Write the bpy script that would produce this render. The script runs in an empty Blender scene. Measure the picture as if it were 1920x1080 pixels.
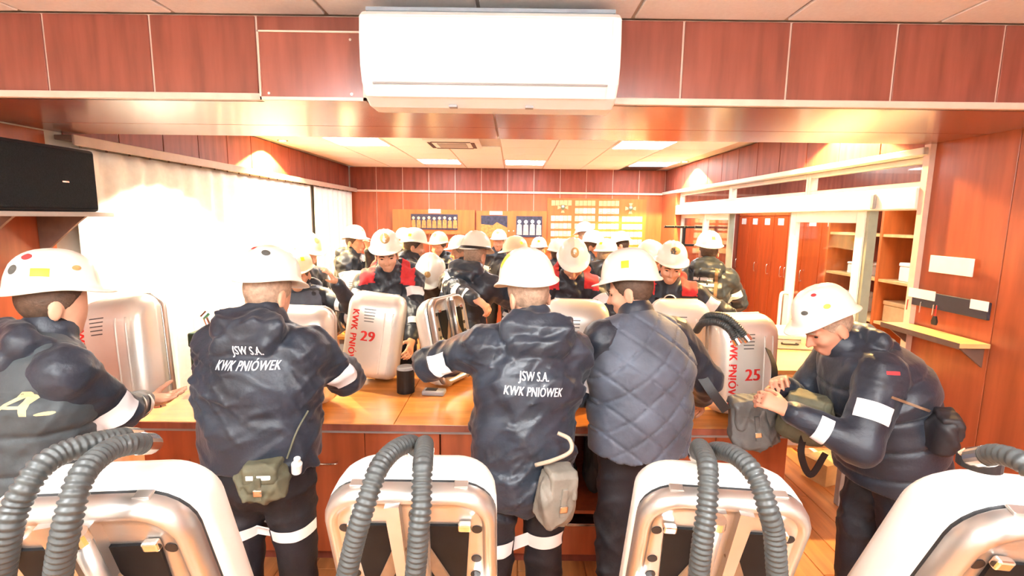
import bpy, bmesh, math, random
import numpy as np
from mathutils import Vector, Matrix
from mathutils.bvhtree import BVHTree

scene = bpy.context.scene
COL = scene.collection
random.seed(4)
RAD = math.radians

# ------------------------------------------------------------------ camera
FPX = 930.0
PITCH = math.atan(131 / 930)
ROLL = 0.0125
EYE = Vector((0, 0, 1.95))
FWD = Vector((0, math.cos(PITCH), -math.sin(PITCH)))
_r0, _u0 = Vector((1, 0, 0)), Vector((0, math.sin(PITCH), math.cos(PITCH)))
RGT = _r0 * math.cos(ROLL) + _u0 * math.sin(ROLL)
UPV = -_r0 * math.sin(ROLL) + _u0 * math.cos(ROLL)
cam_data = bpy.data.cameras.new('camera')
cam_data.sensor_width = 36.0
cam_data.lens = FPX / 1920 * 36.0
cam_data.clip_start = 0.02
cam = bpy.data.objects.new('camera', cam_data)
COL.objects.link(cam)
m3 = Matrix((RGT, UPV, -FWD)).transposed()
cam.matrix_world = Matrix.Translation(EYE) @ m3.to_4x4()
scene.camera = cam

# ------------------------------------------------------------------ world, exposure, lamp strengths
world = bpy.data.worlds.new('world')
scene.world = world
world.use_nodes = True
world.node_tree.nodes['Background'].inputs[0].default_value = (0.9, 0.95, 1, 1)
world.node_tree.nodes['Background'].inputs[1].default_value = 0.3
scene.view_settings.view_transform = 'Standard'
scene.view_settings.look = 'None'
scene.view_settings.exposure = 1.58
scene.view_settings.gamma = 1.0
scene.view_settings.use_curve_mapping = False
PANEL_FAR = 16.0      # emission of the far ceiling panels
FILL_NEAR = 17.5     # emission of the hanging lamps added to brighten the near ceiling
PANEL_LOCKER = 11.0   # emission of the unseen panels added to light the locker room
SPOT_W = 120.0        # wall washing downlights


def ray(px, py):
    return FWD + RGT * ((px - 960) / FPX) + UPV * ((540 - py) / FPX)


def atY(px, py, y):
    d = ray(px, py)
    return EYE + d * (y / d.y)


def atZ(px, py, z):
    d = ray(px, py)
    return EYE + d * ((z - EYE.z) / d.z)


def atX(px, py, x):
    d = ray(px, py)
    return EYE + d * (x / d.x)


# ------------------------------------------------------------------ materials
MATS = {}


def mat(name, col, rough=0.5, metal=0.0, noise=0.0, nscale=20.0, bump=0.0, bscale=120.0, stretch=None, sheen=0.0, coat=0.0,
        spec=0.5, emit=0.0, col2=None, wood=False, crease=0.0):
    if name in MATS:
        return MATS[name]
    m = bpy.data.materials.new(name)
    m.use_nodes = True
    nt = m.node_tree
    b = nt.nodes['Principled BSDF']
    b.inputs['Base Color'].default_value = (*col, 1)
    b.inputs['Roughness'].default_value = rough
    b.inputs['Metallic'].default_value = metal
    b.inputs['Specular IOR Level'].default_value = spec
    if sheen:
        b.inputs['Sheen Weight'].default_value = sheen
        b.inputs['Sheen Roughness'].default_value = 0.4
    if coat:
        b.inputs['Coat Weight'].default_value = coat
        b.inputs['Coat Roughness'].default_value = 0.15
    if emit:
        b.inputs['Emission Color'].default_value = (*col, 1)
        b.inputs['Emission Strength'].default_value = emit
    tc = nt.nodes.new('ShaderNodeTexCoord')
    mp = nt.nodes.new('ShaderNodeMapping')
    nt.links.new(tc.outputs['Object'], mp.inputs['Vector'])
    if stretch:
        mp.inputs['Scale'].default_value = stretch
    if wood:
        rnd = nt.nodes.new('ShaderNodeObjectInfo')
        ad = nt.nodes.new('ShaderNodeVectorMath')
        ad.operation = 'ADD'
        nt.links.new(mp.outputs[0], ad.inputs[0])
        sc = nt.nodes.new('ShaderNodeVectorMath')
        sc.operation = 'SCALE'
        sc.inputs[0].default_value = (7, 13, 5)
        nt.links.new(rnd.outputs['Random'], sc.inputs['Scale'])
        nt.links.new(sc.outputs[0], ad.inputs[1])
        vec = ad.outputs[0]
    else:
        vec = mp.outputs[0]
    if noise or wood or col2:
        n = nt.nodes.new('ShaderNodeTexNoise')
        n.inputs['Scale'].default_value = nscale
        n.inputs['Detail'].default_value = 5
        nt.links.new(vec, n.inputs['Vector'])
        cr = nt.nodes.new('ShaderNodeValToRGB')
        c2 = col2 or tuple(max(0, c * (1 - noise)) for c in col)
        c1 = col if col2 else tuple(min(1, c * (1 + noise)) for c in col)
        cr.color_ramp.elements[0].color = (*c2, 1)
        cr.color_ramp.elements[1].color = (*c1, 1)
        cr.color_ramp.elements[0].position = 0.3
        cr.color_ramp.elements[1].position = 0.7
        nt.links.new(n.outputs['Fac'], cr.inputs[0])
        nt.links.new(cr.outputs[0], b.inputs['Base Color'])
    if bump:
        n2 = nt.nodes.new('ShaderNodeTexNoise')
        n2.inputs['Scale'].default_value = bscale
        n2.inputs['Detail'].default_value = 3
        nt.links.new(tc.outputs['Object'], n2.inputs['Vector'])
        bp = nt.nodes.new('ShaderNodeBump')
        bp.inputs['Strength'].default_value = bump
        bp.inputs['Distance'].default_value = 0.01
        nt.links.new(n2.outputs['Fac'], bp.inputs['Height'])
        if crease:
            n3 = nt.nodes.new('ShaderNodeTexNoise')
            n3.noise_type = 'RIDGED_MULTIFRACTAL'
            n3.inputs['Scale'].default_value = 7.0
            n3.inputs['Detail'].default_value = 2.0
            n3.inputs['Distortion'].default_value = 0.9
            nt.links.new(tc.outputs['Object'], n3.inputs['Vector'])
            b2 = nt.nodes.new('ShaderNodeBump')
            b2.inputs['Strength'].default_value = crease
            b2.inputs['Distance'].default_value = 0.02
            nt.links.new(n3.outputs['Fac'], b2.inputs['Height'])
            nt.links.new(b2.outputs[0], bp.inputs['Normal'])
        nt.links.new(bp.outputs[0], b.inputs['Normal'])
    MATS[name] = m
    return m


def glass_mat():
    m = bpy.data.materials.new('pane_glass')
    m.use_nodes = True
    nt = m.node_tree
    out = nt.nodes['Material Output']
    nt.nodes.remove(nt.nodes['Principled BSDF'])
    tr = nt.nodes.new('ShaderNodeBsdfTransparent')
    tr.inputs[0].default_value = (0.93, 0.96, 0.94, 1)
    gl = nt.nodes.new('ShaderNodeBsdfGlossy')
    gl.inputs['Roughness'].default_value = 0.03
    lw = nt.nodes.new('ShaderNodeLayerWeight')
    lw.inputs[0].default_value = 0.5
    pw = nt.nodes.new('ShaderNodeMath')
    pw.operation = 'POWER'
    pw.inputs[1].default_value = 4.0
    nt.links.new(lw.outputs['Facing'], pw.inputs[0])
    fr = nt.nodes.new('ShaderNodeMath')
    fr.operation = 'MULTIPLY_ADD'
    fr.inputs[1].default_value = 0.5
    fr.inputs[2].default_value = 0.03
    nt.links.new(pw.outputs[0], fr.inputs[0])
    mx = nt.nodes.new('ShaderNodeMixShader')
    nt.links.new(fr.outputs[0], mx.inputs[0])
    nt.links.new(tr.outputs[0], mx.inputs[1])
    nt.links.new(gl.outputs[0], mx.inputs[2])
    nt.links.new(mx.outputs[0], out.inputs[0])
    return m


WOOD = mat('wood_red', (0.285, 0.082, 0.055), 0.26, noise=0.22, nscale=3.0, stretch=(6, 6, 0.7), wood=True, coat=0.3)
WOOD_R = mat('wood_cherry', (0.40, 0.092, 0.034), 0.28, noise=0.2, nscale=3.0, stretch=(6, 6, 0.7), wood=True, coat=0.25)
WOOD_DK = mat('wood_brown', (0.225, 0.060, 0.040), 0.48, noise=0.25, nscale=3.0, stretch=(6, 6, 0.7), wood=True, spec=0.3)
WOOD_OR = mat('wood_orange', (0.60, 0.15, 0.035), 0.3, noise=0.18, nscale=3.0, stretch=(5, 5, 0.7), wood=True, coat=0.2)
WOOD_LOCK = mat('wood_locker', (0.55, 0.095, 0.02), 0.35, noise=0.15, nscale=3.0, stretch=(5, 5, 0.6), wood=True)
WOOD_TOP = mat('wood_top', (0.66, 0.26, 0.06), 0.22, noise=0.22, nscale=2.5, stretch=(1.2, 7, 4), wood=True, coat=0.5)
WOOD_PALE = mat('wood_pale', (0.75, 0.48, 0.2), 0.35, noise=0.12, nscale=3.0, stretch=(1.2, 7, 4), wood=True)
WOOD_FLOOR = mat('wood_floor', (0.58, 0.25, 0.085), 0.3, noise=0.25, nscale=2.5, stretch=(8, 1, 2), wood=True, coat=0.2)
WOOD_JOINT = mat('joint_strip', (0.75, 0.55, 0.45), 0.4, noise=0.05)
CEIL = mat('ceiling_tile', (0.90, 0.91, 0.90), 0.8, noise=0.03, nscale=60, bump=0.15, bscale=200)
GRIDW = mat('ceiling_grid', (0.62, 0.56, 0.50), 0.6, noise=0.03)
PAINT = mat('paint_cream', (0.8, 0.76, 0.66), 0.8, noise=0.03, nscale=4)
CURT = mat('curtain_cloth', (0.84, 0.84, 0.79), 0.85, noise=0.04, nscale=30, bump=0.1, bscale=300)
ALU = mat('aluminium_grey', (0.62, 0.57, 0.50), 0.45, metal=0.25, noise=0.05, nscale=8)
ALU_W = mat('aluminium_white', (0.86, 0.85, 0.79), 0.4, noise=0.02, nscale=8)
ALU_D = mat('rail_brown', (0.20, 0.13, 0.10), 0.4, metal=0.3, noise=0.1)
PLAST_W = mat('plastic_white', (0.88, 0.88, 0.85), 0.35, noise=0.015, nscale=5)
PLAST_G = mat('plastic_grey', (0.35, 0.35, 0.36), 0.5, noise=0.05)
BLACK = mat('plastic_black', (0.009, 0.009, 0.011), 0.5, noise=0.2)
PAPER = mat('paper_white', (0.88, 0.88, 0.86), 0.8, noise=0.02)
CARTON = mat('cardboard', (0.62, 0.42, 0.20), 0.8, noise=0.08)
GREEN = mat('green_enamel', (0.012, 0.06, 0.035), 0.35, noise=0.15)
CHROME = mat('chrome', (0.8, 0.78, 0.75), 0.18, metal=1.0, noise=0.03)
SILVER = mat('silver_sheet', (0.52, 0.49, 0.46), 0.36, metal=0.85, noise=0.06, nscale=6, bump=0.03, bscale=40)
CREAM = mat('lid_cream', (0.84, 0.82, 0.75), 0.32, metal=0.12, noise=0.04, nscale=5)
LIDM = mat('lid_aluminium', (0.83, 0.79, 0.72), 0.33, metal=0.45, noise=0.06, nscale=5)
RUBBER = mat('rubber_hose', (0.045, 0.05, 0.05), 0.42, noise=0.15, nscale=30)
RED = mat('red_print', (0.72, 0.025, 0.02), 0.5, noise=0.08)
REDC = mat('red_cloth', (0.62, 0.03, 0.035), 0.75, noise=0.15, bump=0.1)
NAVY = mat('navy_cloth', (0.020, 0.027, 0.042), 0.46, noise=0.3, nscale=9, bump=0.15, bscale=90, sheen=0.15, crease=0.35)
NAVY2 = mat('navy_shell', (0.026, 0.036, 0.054), 0.36, noise=0.3, nscale=7, bump=0.12, bscale=90, sheen=0.1, crease=0.35)
NAVYT = mat('navy_trousers', (0.011, 0.013, 0.020), 0.65, noise=0.3, nscale=9, bump=0.15, bscale=90, crease=0.4)
VESTG = mat('vest_grey', (0.050, 0.063, 0.072), 0.60, noise=0.35, nscale=6, bump=0.2, bscale=40, sheen=0.1)
VESTQ = mat('vest_quilted', (0.085, 0.100, 0.135), 0.62, noise=0.35, nscale=6, bump=0.15, bscale=60, sheen=0.15)
REFL = mat('reflective_white', (0.88, 0.88, 0.90), 0.5, noise=0.02)
PRINTW = mat('print_white', (0.80, 0.80, 0.82), 0.6, noise=0.03)
PRINTG = mat('print_gold', (0.50, 0.43, 0.24), 0.6, noise=0.1)
HELM = mat('helmet_white', (0.87, 0.85, 0.77), 0.28, noise=0.05, nscale=9, coat=0.2)
HELMY = mat('helmet_ivory', (0.84, 0.76, 0.52), 0.3, noise=0.07, nscale=9, coat=0.2)
STICK = mat('sticker_yellow', (0.95, 0.80, 0.02), 0.5, noise=0.03)
STRED = mat('sticker_red', (0.75, 0.05, 0.05), 0.5, noise=0.03)
STBR = mat('emblem_ochre', (0.55, 0.33, 0.13), 0.5, noise=0.2, nscale=60)
STGR = mat('emblem_grey', (0.10, 0.10, 0.09), 0.5, noise=0.2, nscale=60)
SKIN = mat('skin', (0.66, 0.35, 0.23), 0.5, noise=0.10, nscale=14, spec=0.35)
SKIN2 = mat('skin_ruddy', (0.62, 0.28, 0.18), 0.5, noise=0.12, nscale=14, spec=0.35)
HAIRB = mat('hair_brown', (0.09, 0.05, 0.03), 0.6, noise=0.3, nscale=60, bump=0.4, bscale=150)
HAIRG = mat('hair_grey', (0.40, 0.265, 0.185), 0.6, noise=0.25, nscale=60, bump=0.4, bscale=150)
EYEM = mat('eye_dark', (0.03, 0.02, 0.015), 0.2, noise=0.05)
BOOT = mat('boot_rubber', (0.015, 0.015, 0.016), 0.5, noise=0.2)
NECK = mat('neck_knit', (0.008, 0.008, 0.009), 0.85, noise=0.3, nscale=40, bump=0.3)
OLIVE = mat('bag_olive', (0.11, 0.105, 0.065), 0.7, noise=0.2, nscale=15, bump=0.2, bscale=60)
BAGG = mat('bag_grey', (0.12, 0.125, 0.125), 0.6, noise=0.2, nscale=15, bump=0.2, bscale=60)
STRAPB = mat('strap_brown', (0.22, 0.13, 0.075), 0.7, noise=0.15, nscale=30)
PHOTO_D = mat('photo_dark', (0.03, 0.03, 0.06), 0.25, noise=0.4, nscale=25)
PHOTO_O = mat('photo_orange', (0.62, 0.22, 0.06), 0.35, noise=0.35, nscale=30)
CARDM = mat('card_cream', (0.85, 0.74, 0.42), 0.6, noise=0.05)
CARDW = mat('card_white', (0.88, 0.85, 0.75), 0.6, noise=0.04)
CARDK = mat('card_brass', (0.66, 0.42, 0.22), 0.5, noise=0.08)
GLASS = glass_mat()


# ------------------------------------------------------------------ object helpers
def link(name, me, material=None, parent=None, smooth=False):
    o = bpy.data.objects.new(name, me)
    COL.objects.link(o)
    if material is not None and not me.materials:
        me.materials.append(material)
    if parent is not None:
        o.parent = parent
    if smooth and len(me.polygons):
        me.polygons.foreach_set('use_smooth', np.ones(len(me.polygons), dtype=bool))
    return o


def mesh_np(name, V, F):
    """quads or triangles as index arrays"""
    V = np.asarray(V, dtype=np.float32)
    F = np.asarray(F, dtype=np.int32)
    me = bpy.data.meshes.new(name)
    n, k = F.shape
    me.vertices.add(len(V))
    me.vertices.foreach_set('co', V.ravel())
    me.loops.add(n * k)
    me.loops.foreach_set('vertex_index', F.ravel())
    me.polygons.add(n)
    me.polygons.foreach_set('loop_start', np.arange(0, n * k, k, dtype=np.int32))
    me.update(calc_edges=True)
    return me


def tag(o, label, cat, group=None, kind=None):
    o['label'] = label
    if cat:
        o['category'] = cat
    if group:
        o['group'] = group
    if kind:
        o['kind'] = kind
    return o


def struct(o, label=None):
    o['kind'] = 'structure'
    if label:
        o['label'] = label
    return o


def empty(name, loc=(0, 0, 0), rot=None):
    o = bpy.data.objects.new(name, None)
    COL.objects.link(o)
    o.empty_display_size = 0.1
    o.location = loc
    if rot is not None:
        o.rotation_euler = rot
    return o


class MB:
    def __init__(self):
        self.bm = bmesh.new()

    def box(self, lo, hi, bev=0.0, seg=2, mtx=None):
        bm = self.bm
        lo, hi = Vector(lo), Vector(hi)
        r = bmesh.ops.create_cube(bm, size=1)
        vs = r['verts']
        c, d = (lo + hi) / 2, hi - lo
        for v in vs:
            v.co = Vector((v.co.x * d.x, v.co.y * d.y, v.co.z * d.z)) + c
        if bev:
            es = list({e for v in vs for e in v.link_edges})
            g = bmesh.ops.bevel(bm, geom=es, offset=bev, segments=seg, affect='EDGES', profile=0.5)
            vs = list({v for f in g['faces'] for v in f.verts} | {v for v in vs if v.is_valid})
        if mtx is not None:
            for v in vs:
                v.co = mtx @ v.co
        return self

    def cyl(self, a, b, r, r2=None, n=16, caps=True):
        a, b = Vector(a), Vector(b)
        r2 = r if r2 is None else r2
        ax = (b - a).normalized()
        s = ax.orthogonal().normalized()
        t = ax.cross(s)
        bm = self.bm
        ra = [bm.verts.new(a + (s * math.cos(2 * math.pi * i / n) + t * math.sin(2 * math.pi * i / n)) * r) for i in range(n)]
        rb = [bm.verts.new(b + (s * math.cos(2 * math.pi * i / n) + t * math.sin(2 * math.pi * i / n)) * r2) for i in range(n)]
        for i in range(n):
            bm.faces.new((ra[i], ra[(i + 1) % n], rb[(i + 1) % n], rb[i]))
        if caps:
            bm.faces.new(ra[::-1])
            bm.faces.new(rb)
        return self

    def tube(self, pts, r, n=8, closed=False):
        V, F = tube_arrays(pts, r, n, closed)
        vs = [self.bm.verts.new(v) for v in V]
        for f in F:
            self.bm.faces.new([vs[i] for i in f])
        return self

    def loft(self, rings, cap0=True, cap1=True):
        bm = self.bm
        R = [[bm.verts.new(p) for p in ring] for ring in rings]
        n = len(R[0])
        for a, b in zip(R, R[1:]):
            for i in range(n):
                bm.faces.new((a[i], a[(i + 1) % n], b[(i + 1) % n], b[i]))
        if cap0:
            bm.faces.new(R[0][::-1])
        if cap1:
            bm.faces.new(R[-1])
        return self

    def quad(self, *p):
        self.bm.faces.new([self.bm.verts.new(q) for q in p])
        return self

    def mesh(self, name):
        bmesh.ops.recalc_face_normals(self.bm, faces=self.bm.faces[:])
        me = bpy.data.meshes.new(name)
        self.bm.to_mesh(me)
        self.bm.free()
        return me

    def build(self, name, material, parent=None, smooth=False):
        return link(name, self.mesh(name), material, parent, smooth)


def tube_arrays(pts, r, n=8, closed=False):
    P = [Vector(p) for p in pts]
    rs = r if hasattr(r, '__len__') else [r] * len(P)
    V, F = [], []
    prev = None
    N = len(P)
    for i, p in enumerate(P):
        if closed:
            t = (P[(i + 1) % N] - P[i - 1]).normalized()
        else:
            t = (P[min(i + 1, N - 1)] - P[max(i - 1, 0)]).normalized()
        if prev is None:
            s = t.orthogonal().normalized()
        else:
            s = (prev - t * prev.dot(t)).normalized()
        prev = s
        b = t.cross(s)
        for k in range(n):
            a = 2 * math.pi * k / n
            V.append(p + (s * math.cos(a) + b * math.sin(a)) * rs[i])
    m = N if closed else N - 1
    for i in range(m):
        for k in range(n):
            a0, a1 = i * n + k, i * n + (k + 1) % n
            b0, b1 = ((i + 1) % N) * n + k, ((i + 1) % N) * n + (k + 1) % n
            F.append((a0, a1, b1, b0))
    if not closed:
        F.append(tuple(range(n))[::-1])
        F.append(tuple((N - 1) * n + k for k in range(n)))
    return V, F


def spline(pts, per=12):
    P = [Vector(p) for p in pts]
    P = [P[0] * 2 - P[1]] + P + [P[-1] * 2 - P[-2]]
    out = []
    for i in range(1, len(P) - 2):
        p0, p1, p2, p3 = P[i - 1:i + 3]
        for k in range(per):
            t = k / per
            out.append(0.5 * ((2 * p1) + (p2 - p0) * t + (2 * p0 - 5 * p1 + 4 * p2 - p3) * t * t + (3 * p1 - p0 - 3 * p2 + p3) * t ** 3))
    out.append(P[-2])
    return out


def resample(pts, step):
    out = [pts[0]]
    acc = 0.0
    for a, b in zip(pts, pts[1:]):
        d = (b - a).length
        while acc + d >= step:
            t = (step - acc) / d
            a = a + (b - a) * t
            d = (b - a).length
            acc = 0.0
            out.append(a.copy())
        acc += d
    return out


def text_mesh(name, body, size, bold=0.0, sx=1.0, align='CENTER'):
    """lettering as a flat mesh; the accent over an O is laid on as a stroke of its own"""
    if 'Ó' in body:
        pre = body[:body.index('Ó')]
        whole = text_mesh(name, body.replace('Ó', 'O'), size, bold, sx)
        xs = [v.co.x for v in whole.vertices]
        ys = [v.co.y for v in whole.vertices]
        part = text_mesh(name, pre + 'O', size, bold, sx, 'LEFT')
        part2 = text_mesh(name, pre, size, bold, sx, 'LEFT')
        cx = min(xs) + (max(v.co.x for v in part.vertices) + max(v.co.x for v in part2.vertices)) / 2 - min(v.co.x for v in part.vertices) + size * .01
        tp = max(ys)
        bm = bmesh.new()
        bm.from_mesh(whole)
        q = [(cx - size * .03, tp + size * .05), (cx + size * .05, tp + size * .05), (cx + size * .15, tp + size * .20), (cx + size * .04, tp + size * .20)]
        bm.faces.new([bm.verts.new((a, b, 0)) for a, b in q])
        bm.to_mesh(whole)
        bm.free()
        return whole
    cu = bpy.data.curves.new(name, 'FONT')
    cu.body = body
    cu.size = size
    cu.align_x = align
    cu.align_y = 'CENTER'
    cu.resolution_u = 3
    cu.space_character = 1.07
    o = bpy.data.objects.new(name, cu)
    COL.objects.link(o)
    dg = bpy.context.evaluated_depsgraph_get()
    me = bpy.data.meshes.new_from_object(o.evaluated_get(dg))
    bpy.data.objects.remove(o)
    bpy.data.curves.remove(cu)
    if bold:
        bm = bmesh.new()
        for q in (-1, 1):
            n0 = len(bm.verts)
            bm.from_mesh(me)
            bm.verts.ensure_lookup_table()
            for v in bm.verts[n0:]:
                v.co.x += q * bold
        bm.to_mesh(me)
        bm.free()
    me.name = name
    me.materials.clear()
    for v in me.vertices:
        v.co.x *= sx
    return me


# ------------------------------------------------------------------ room
XL, XR, YB, ZC = -2.61, 2.43, 8.08, 2.73
YN = -2.6            # wall behind the photographer
BY0, BY1, BZ = 2.08, 2.97, 2.405


def slab(name, lo, hi, material, label):
    return struct(MB().box(lo, hi).build(name, material), label)


floor = slab('floor', (XL - 0.2, YN - 0.2, -0.12), (4.3, YB + 0.2, -0.012), WOOD_FLOOR, 'orange wooden laminate floor')
pl = MB().box((0.002, 0.002, -0.012), (0.188, 1.178, 0), 0.002, 1).mesh('plank')
pl.materials.append(WOOD_FLOOR)
for i in range(36):
    for j in range(10):
        x0, y0 = XL + 0.19 * i, -2.58 + 1.18 * j - 0.4 * (i % 3)
        if x0 + 0.19 > 4.12 or y0 + 1.18 > YB or y0 < YN:
            continue
        if not (x0 > 0.9 or (j > 2 and i % 1 == 0)) or y0 < 1.0:
            continue
        o = link('plank', pl, None, floor)
        o.location = (x0, y0, 0)

ceiling = slab('ceiling', (XL - 0.2, YN - 0.2, ZC + 0.012), (4.3, YB + 0.2, ZC + 0.1), GRIDW, 'white suspended tile ceiling')
led_cells = set()
TILE = 0.6


def tile_block(x0, y0, nx, ny, skip, mesh):
    for i in range(nx):
        for j in range(ny):
            if (i, j) in skip:
                continue
            o = link('tile', mesh, None, ceiling)
            o.location = (x0 + TILE * (i + .5), y0 + TILE * (j + .5), ZC)


tl = MB().box((-0.293, -0.293, 0), (0.293, 0.293, 0.012), 0.003, 1).mesh('tile')
tl.materials.append(CEIL)
# far field starts at the back wall; columns counted from the left wall
FX0, FY0 = XL + 0.07, YB - 9 * TILE + 0.0
far_led = [(1, 4), (2, 7), (4, 7), (6, 4), (7, 7)]
cassette = (3, 4)
tile_block(FX0, FY0, 8, 9, set(far_led) | {cassette}, tl)
near_fill = [(2, 4), (5, 4), (2, 1), (5, 1)]
NX0, NY0 = XL + 0.07, BY0 - 8 * TILE
tile_block(NX0, NY0, 8, 8, set(), tl)


def ceiling_panel(x, y, strength, label, group, z=ZC):
    t = empty('ceiling_light', (x, y, z))
    tag(t, label, 'ceiling light', group)
    f = MB()
    for a, b in (((-.297, -.297), (.297, -.27)), ((-.297, .27), (.297, .297)), ((-.297, -.27), (-.27, .27)), ((.27, -.27), (.297, .27))):
        f.box((*a, -0.006), (*b, 0.012))
    f.build('frame', PLAST_W, t)
    MB().box((-.27, -.27, -0.003), (.27, .27, 0.008)).build('diffuser', mat('diffuser_%g' % strength, (0.95, 0.98, 1.0), 0.6, emit=strength), t)
    return t


def fill_pendant(x, y, strength, label, group):  # unseen hanging lamp, added so its sides and top light the ceiling
    t = empty('fill_lamp', (x, y, ZC))
    tag(t, label, 'added ceiling lamp', group)
    for dx, dy in ((-.2, -.2), (.2, -.2), (-.2, .2), (.2, .2)):
        MB().cyl((dx, dy, -.12), (dx, dy, 0), .003, n=6).build('wire', CHROME, t)
    MB().box((-.27, -.27, -.20), (.27, .27, -.12), .02).build('diffuser', mat('diffuser_%g' % strength, (0.95, 0.98, 1.0), 0.6, emit=strength), t)
    MB().box((-.28, -.28, -.165), (.28, .28, -.155), .002, 1).build('frame', PLAST_W, t)


pos_words = ['nearest the striped curtain side', 'above the team pictures', 'above the two group photographs', 'nearest the glazed partition', 'beside the dark ceiling opening']
for (i, j), w in zip(far_led, pos_words):
    ceiling_panel(FX0 + TILE * (i + .5), FY0 + TILE * (j + .5), PANEL_FAR,
                  'square lit ceiling panel ' + w.replace('striped ', ''), 'lit ceiling panels of the far room')
for k, (i, j) in enumerate(near_fill):
    fill_pendant(NX0 + TILE * (i + .5), NY0 + TILE * (j + .5), FILL_NEAR,
                  'unseen hanging opal lamp added to brighten the near ceiling, ' + ('front left', 'front right', 'rear left', 'rear right')[k], 'added lamps over the photographer')
# dark ceiling opening beside the last panel
oc = MB().box((-0.29, -0.29, -0.002), (0.29, 0.29, 0.004)).build('ceiling_hatch', BLACK)
oc.location = (FX0 + TILE * 7.5, FY0 + TILE * 8.5, ZC - 0.003)
tag(oc, 'dark open square in the ceiling in the far corner by the glazed partition', 'ceiling hatch')
# cassette air conditioner
cc = empty('ceiling_cassette', (FX0 + TILE * 3.5 - 0.2, FY0 + TILE * 4.5, ZC))
tag(cc, 'white square ceiling air unit with dark slots between lit panels', 'air conditioner')
MB().box((-.29, -.29, -.03), (.29, .29, .012), 0.02).build('body', PLAST_W, cc)
for dx, dy, wx, wy in ((0, -.22, .2, .02), (0, .22, .2, .02), (-.22, 0, .02, .2), (.22, 0, .02, .2)):
    MB().box((dx - wx, dy - wy, -.033), (dx + wx, dy + wy, -.028)).build('slot', BLACK, cc)
MB().box((-.15, -.15, -.036), (.15, .15, -.028), 0.004).build('grille', PLAST_G, cc)

wall_back = slab('wall_back', (XL, YB + 0.008, 0), (XR, YB + 0.15, ZC), WOOD_JOINT, 'red-brown wood panelled end wall')
wall_left = slab('wall_left', (XL - 0.15, YN, 0), (XL - 0.02, YB + .1, ZC), PAINT, 'left wall with wood fascia above the curtains')
wall_near = slab('wall_near', (XL - .1, YN - 0.15, 0), (4.2, YN, ZC), PAINT, 'plain wall behind the photographer')
wall_right = slab('wall_right', (XR + 0.02, YN, 0), (XR + 0.12, 2.97, ZC), WOOD_JOINT, 'wood panelled right wall with shelf')


def panels(parent, origin, du, n, w, z0, z1, nrm, material, gap=0.009, th=0.007, last=None):
    """n upright panels, each an object, along du from origin; proud of the wall by th towards nrm"""
    du, nrm = Vector(du), Vector(nrm)
    o0 = Vector(origin)
    for i in range(n):
        ww = (last if (last and i == n - 1) else w)
        mb = MB()
        mb.box((gap / 2, 0, 0), (ww - gap / 2, th, z1 - z0), 0.0015, 1)
        me = mb.mesh('panel')
        me.materials.append(material)
        o = link('panel', me, None, parent)
        M = Matrix((du, nrm, Vector((0, 0, 1)))).transposed().to_4x4()
        M.translation = o0 + du * (w * i) + Vector((0, 0, z0))
        o.matrix_world = M


PW = 0.42
panels(wall_back, (XL, YB + 0.008, 0), (1, 0, 0), 12, PW, 2.375, ZC, (0, -1, 0), WOOD_DK)
panels(wall_back, (XL, YB + 0.008, 0), (1, 0, 0), 12, PW, 0.0, 2.34, (0, -1, 0), WOOD_R)
t1 = MB().box((XL, YB - 0.03, 2.34), (XR, YB + 0.02, 2.372), 0.004).build('trim_1', WOOD_JOINT)
struct(t1, 'pale wood ledge along the end wall')
# fascia on both sides of the far room
panels(wall_left, (XL - .02, BY1, 0), (0, 1, 0), 12, 0.425, 2.39, ZC, (1, 0, 0), WOOD_DK)
fas = slab('wall_fascia', (XR + 0.02, BY1, 2.385), (XR + 0.12, YB, ZC), WOOD_JOINT, 'wood fascia above the glazed partition')
panels(fas, (XR + .02, YB, 0), (0, -1, 0), 12, 0.425, 2.39, ZC, (-1, 0, 0), WOOD_DK)
t2 = MB().box((XR - 0.05, BY1, 2.345), (XR + 0.12, YB, 2.388), 0.005).build('trim_2', ALU)
struct(t2, 'grey metal ledge over the glazed partition')

# beam across the room
beam = slab('beam', (XL, BY0 + 0.02, BZ + 0.012), (XR + 0.02, BY1, ZC + 0.005), WOOD_JOINT, 'wide wood clad beam across the room')
panels(beam, (XL - 0.12, BY0 + 0.02, 0), (1, 0, 0), 12, 0.425, BZ + 0.03, ZC, (0, -1, 0), WOOD)
panels(beam, (XL, BY1, 0), (1, 0, 0), 12, 0.42, BZ + 0.01, ZC, (0, 1, 0), WOOD_DK, th=0.01)
t3 = MB().box((XL, BY0 - 0.014, BZ), (XR, BY0 + 0.02, BZ + 0.027), 0.003).build('trim_3', WOOD_JOINT)
struct(t3, 'pale edge strip along the bottom of the beam')
for (x0, x1) in ((XL, -0.095), (-0.085, XR)):
    for (y0, y1) in ((BY0 + 0.005, 2.62), (2.624, BY1 + 0.008)):
        MB().box((x0, y0, BZ), (x1, y1, BZ + 0.012), 0.0015, 1).build('panel', WOOD, beam)

# right wall panels near the camera
panels(wall_right, (XR + .02, 2.97, 0), (0, -1, 0), 7, 0.50, 0.0, ZC, (-1, 0, 0), WOOD_R, gap=0.004)
MB().box((XR - 0.02, 2.955, 0), (XR + 0.14, 3.0, BZ)).build('jamb', WOOD_JOINT, wall_right)
# left wall panels before the curtain
panels(wall_left, (XL - .02, 0.86, 0), (0, 1, 0), 4, 0.50, 0.0, 2.40, (1, 0, 0), WOOD_R, gap=0.004)
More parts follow.
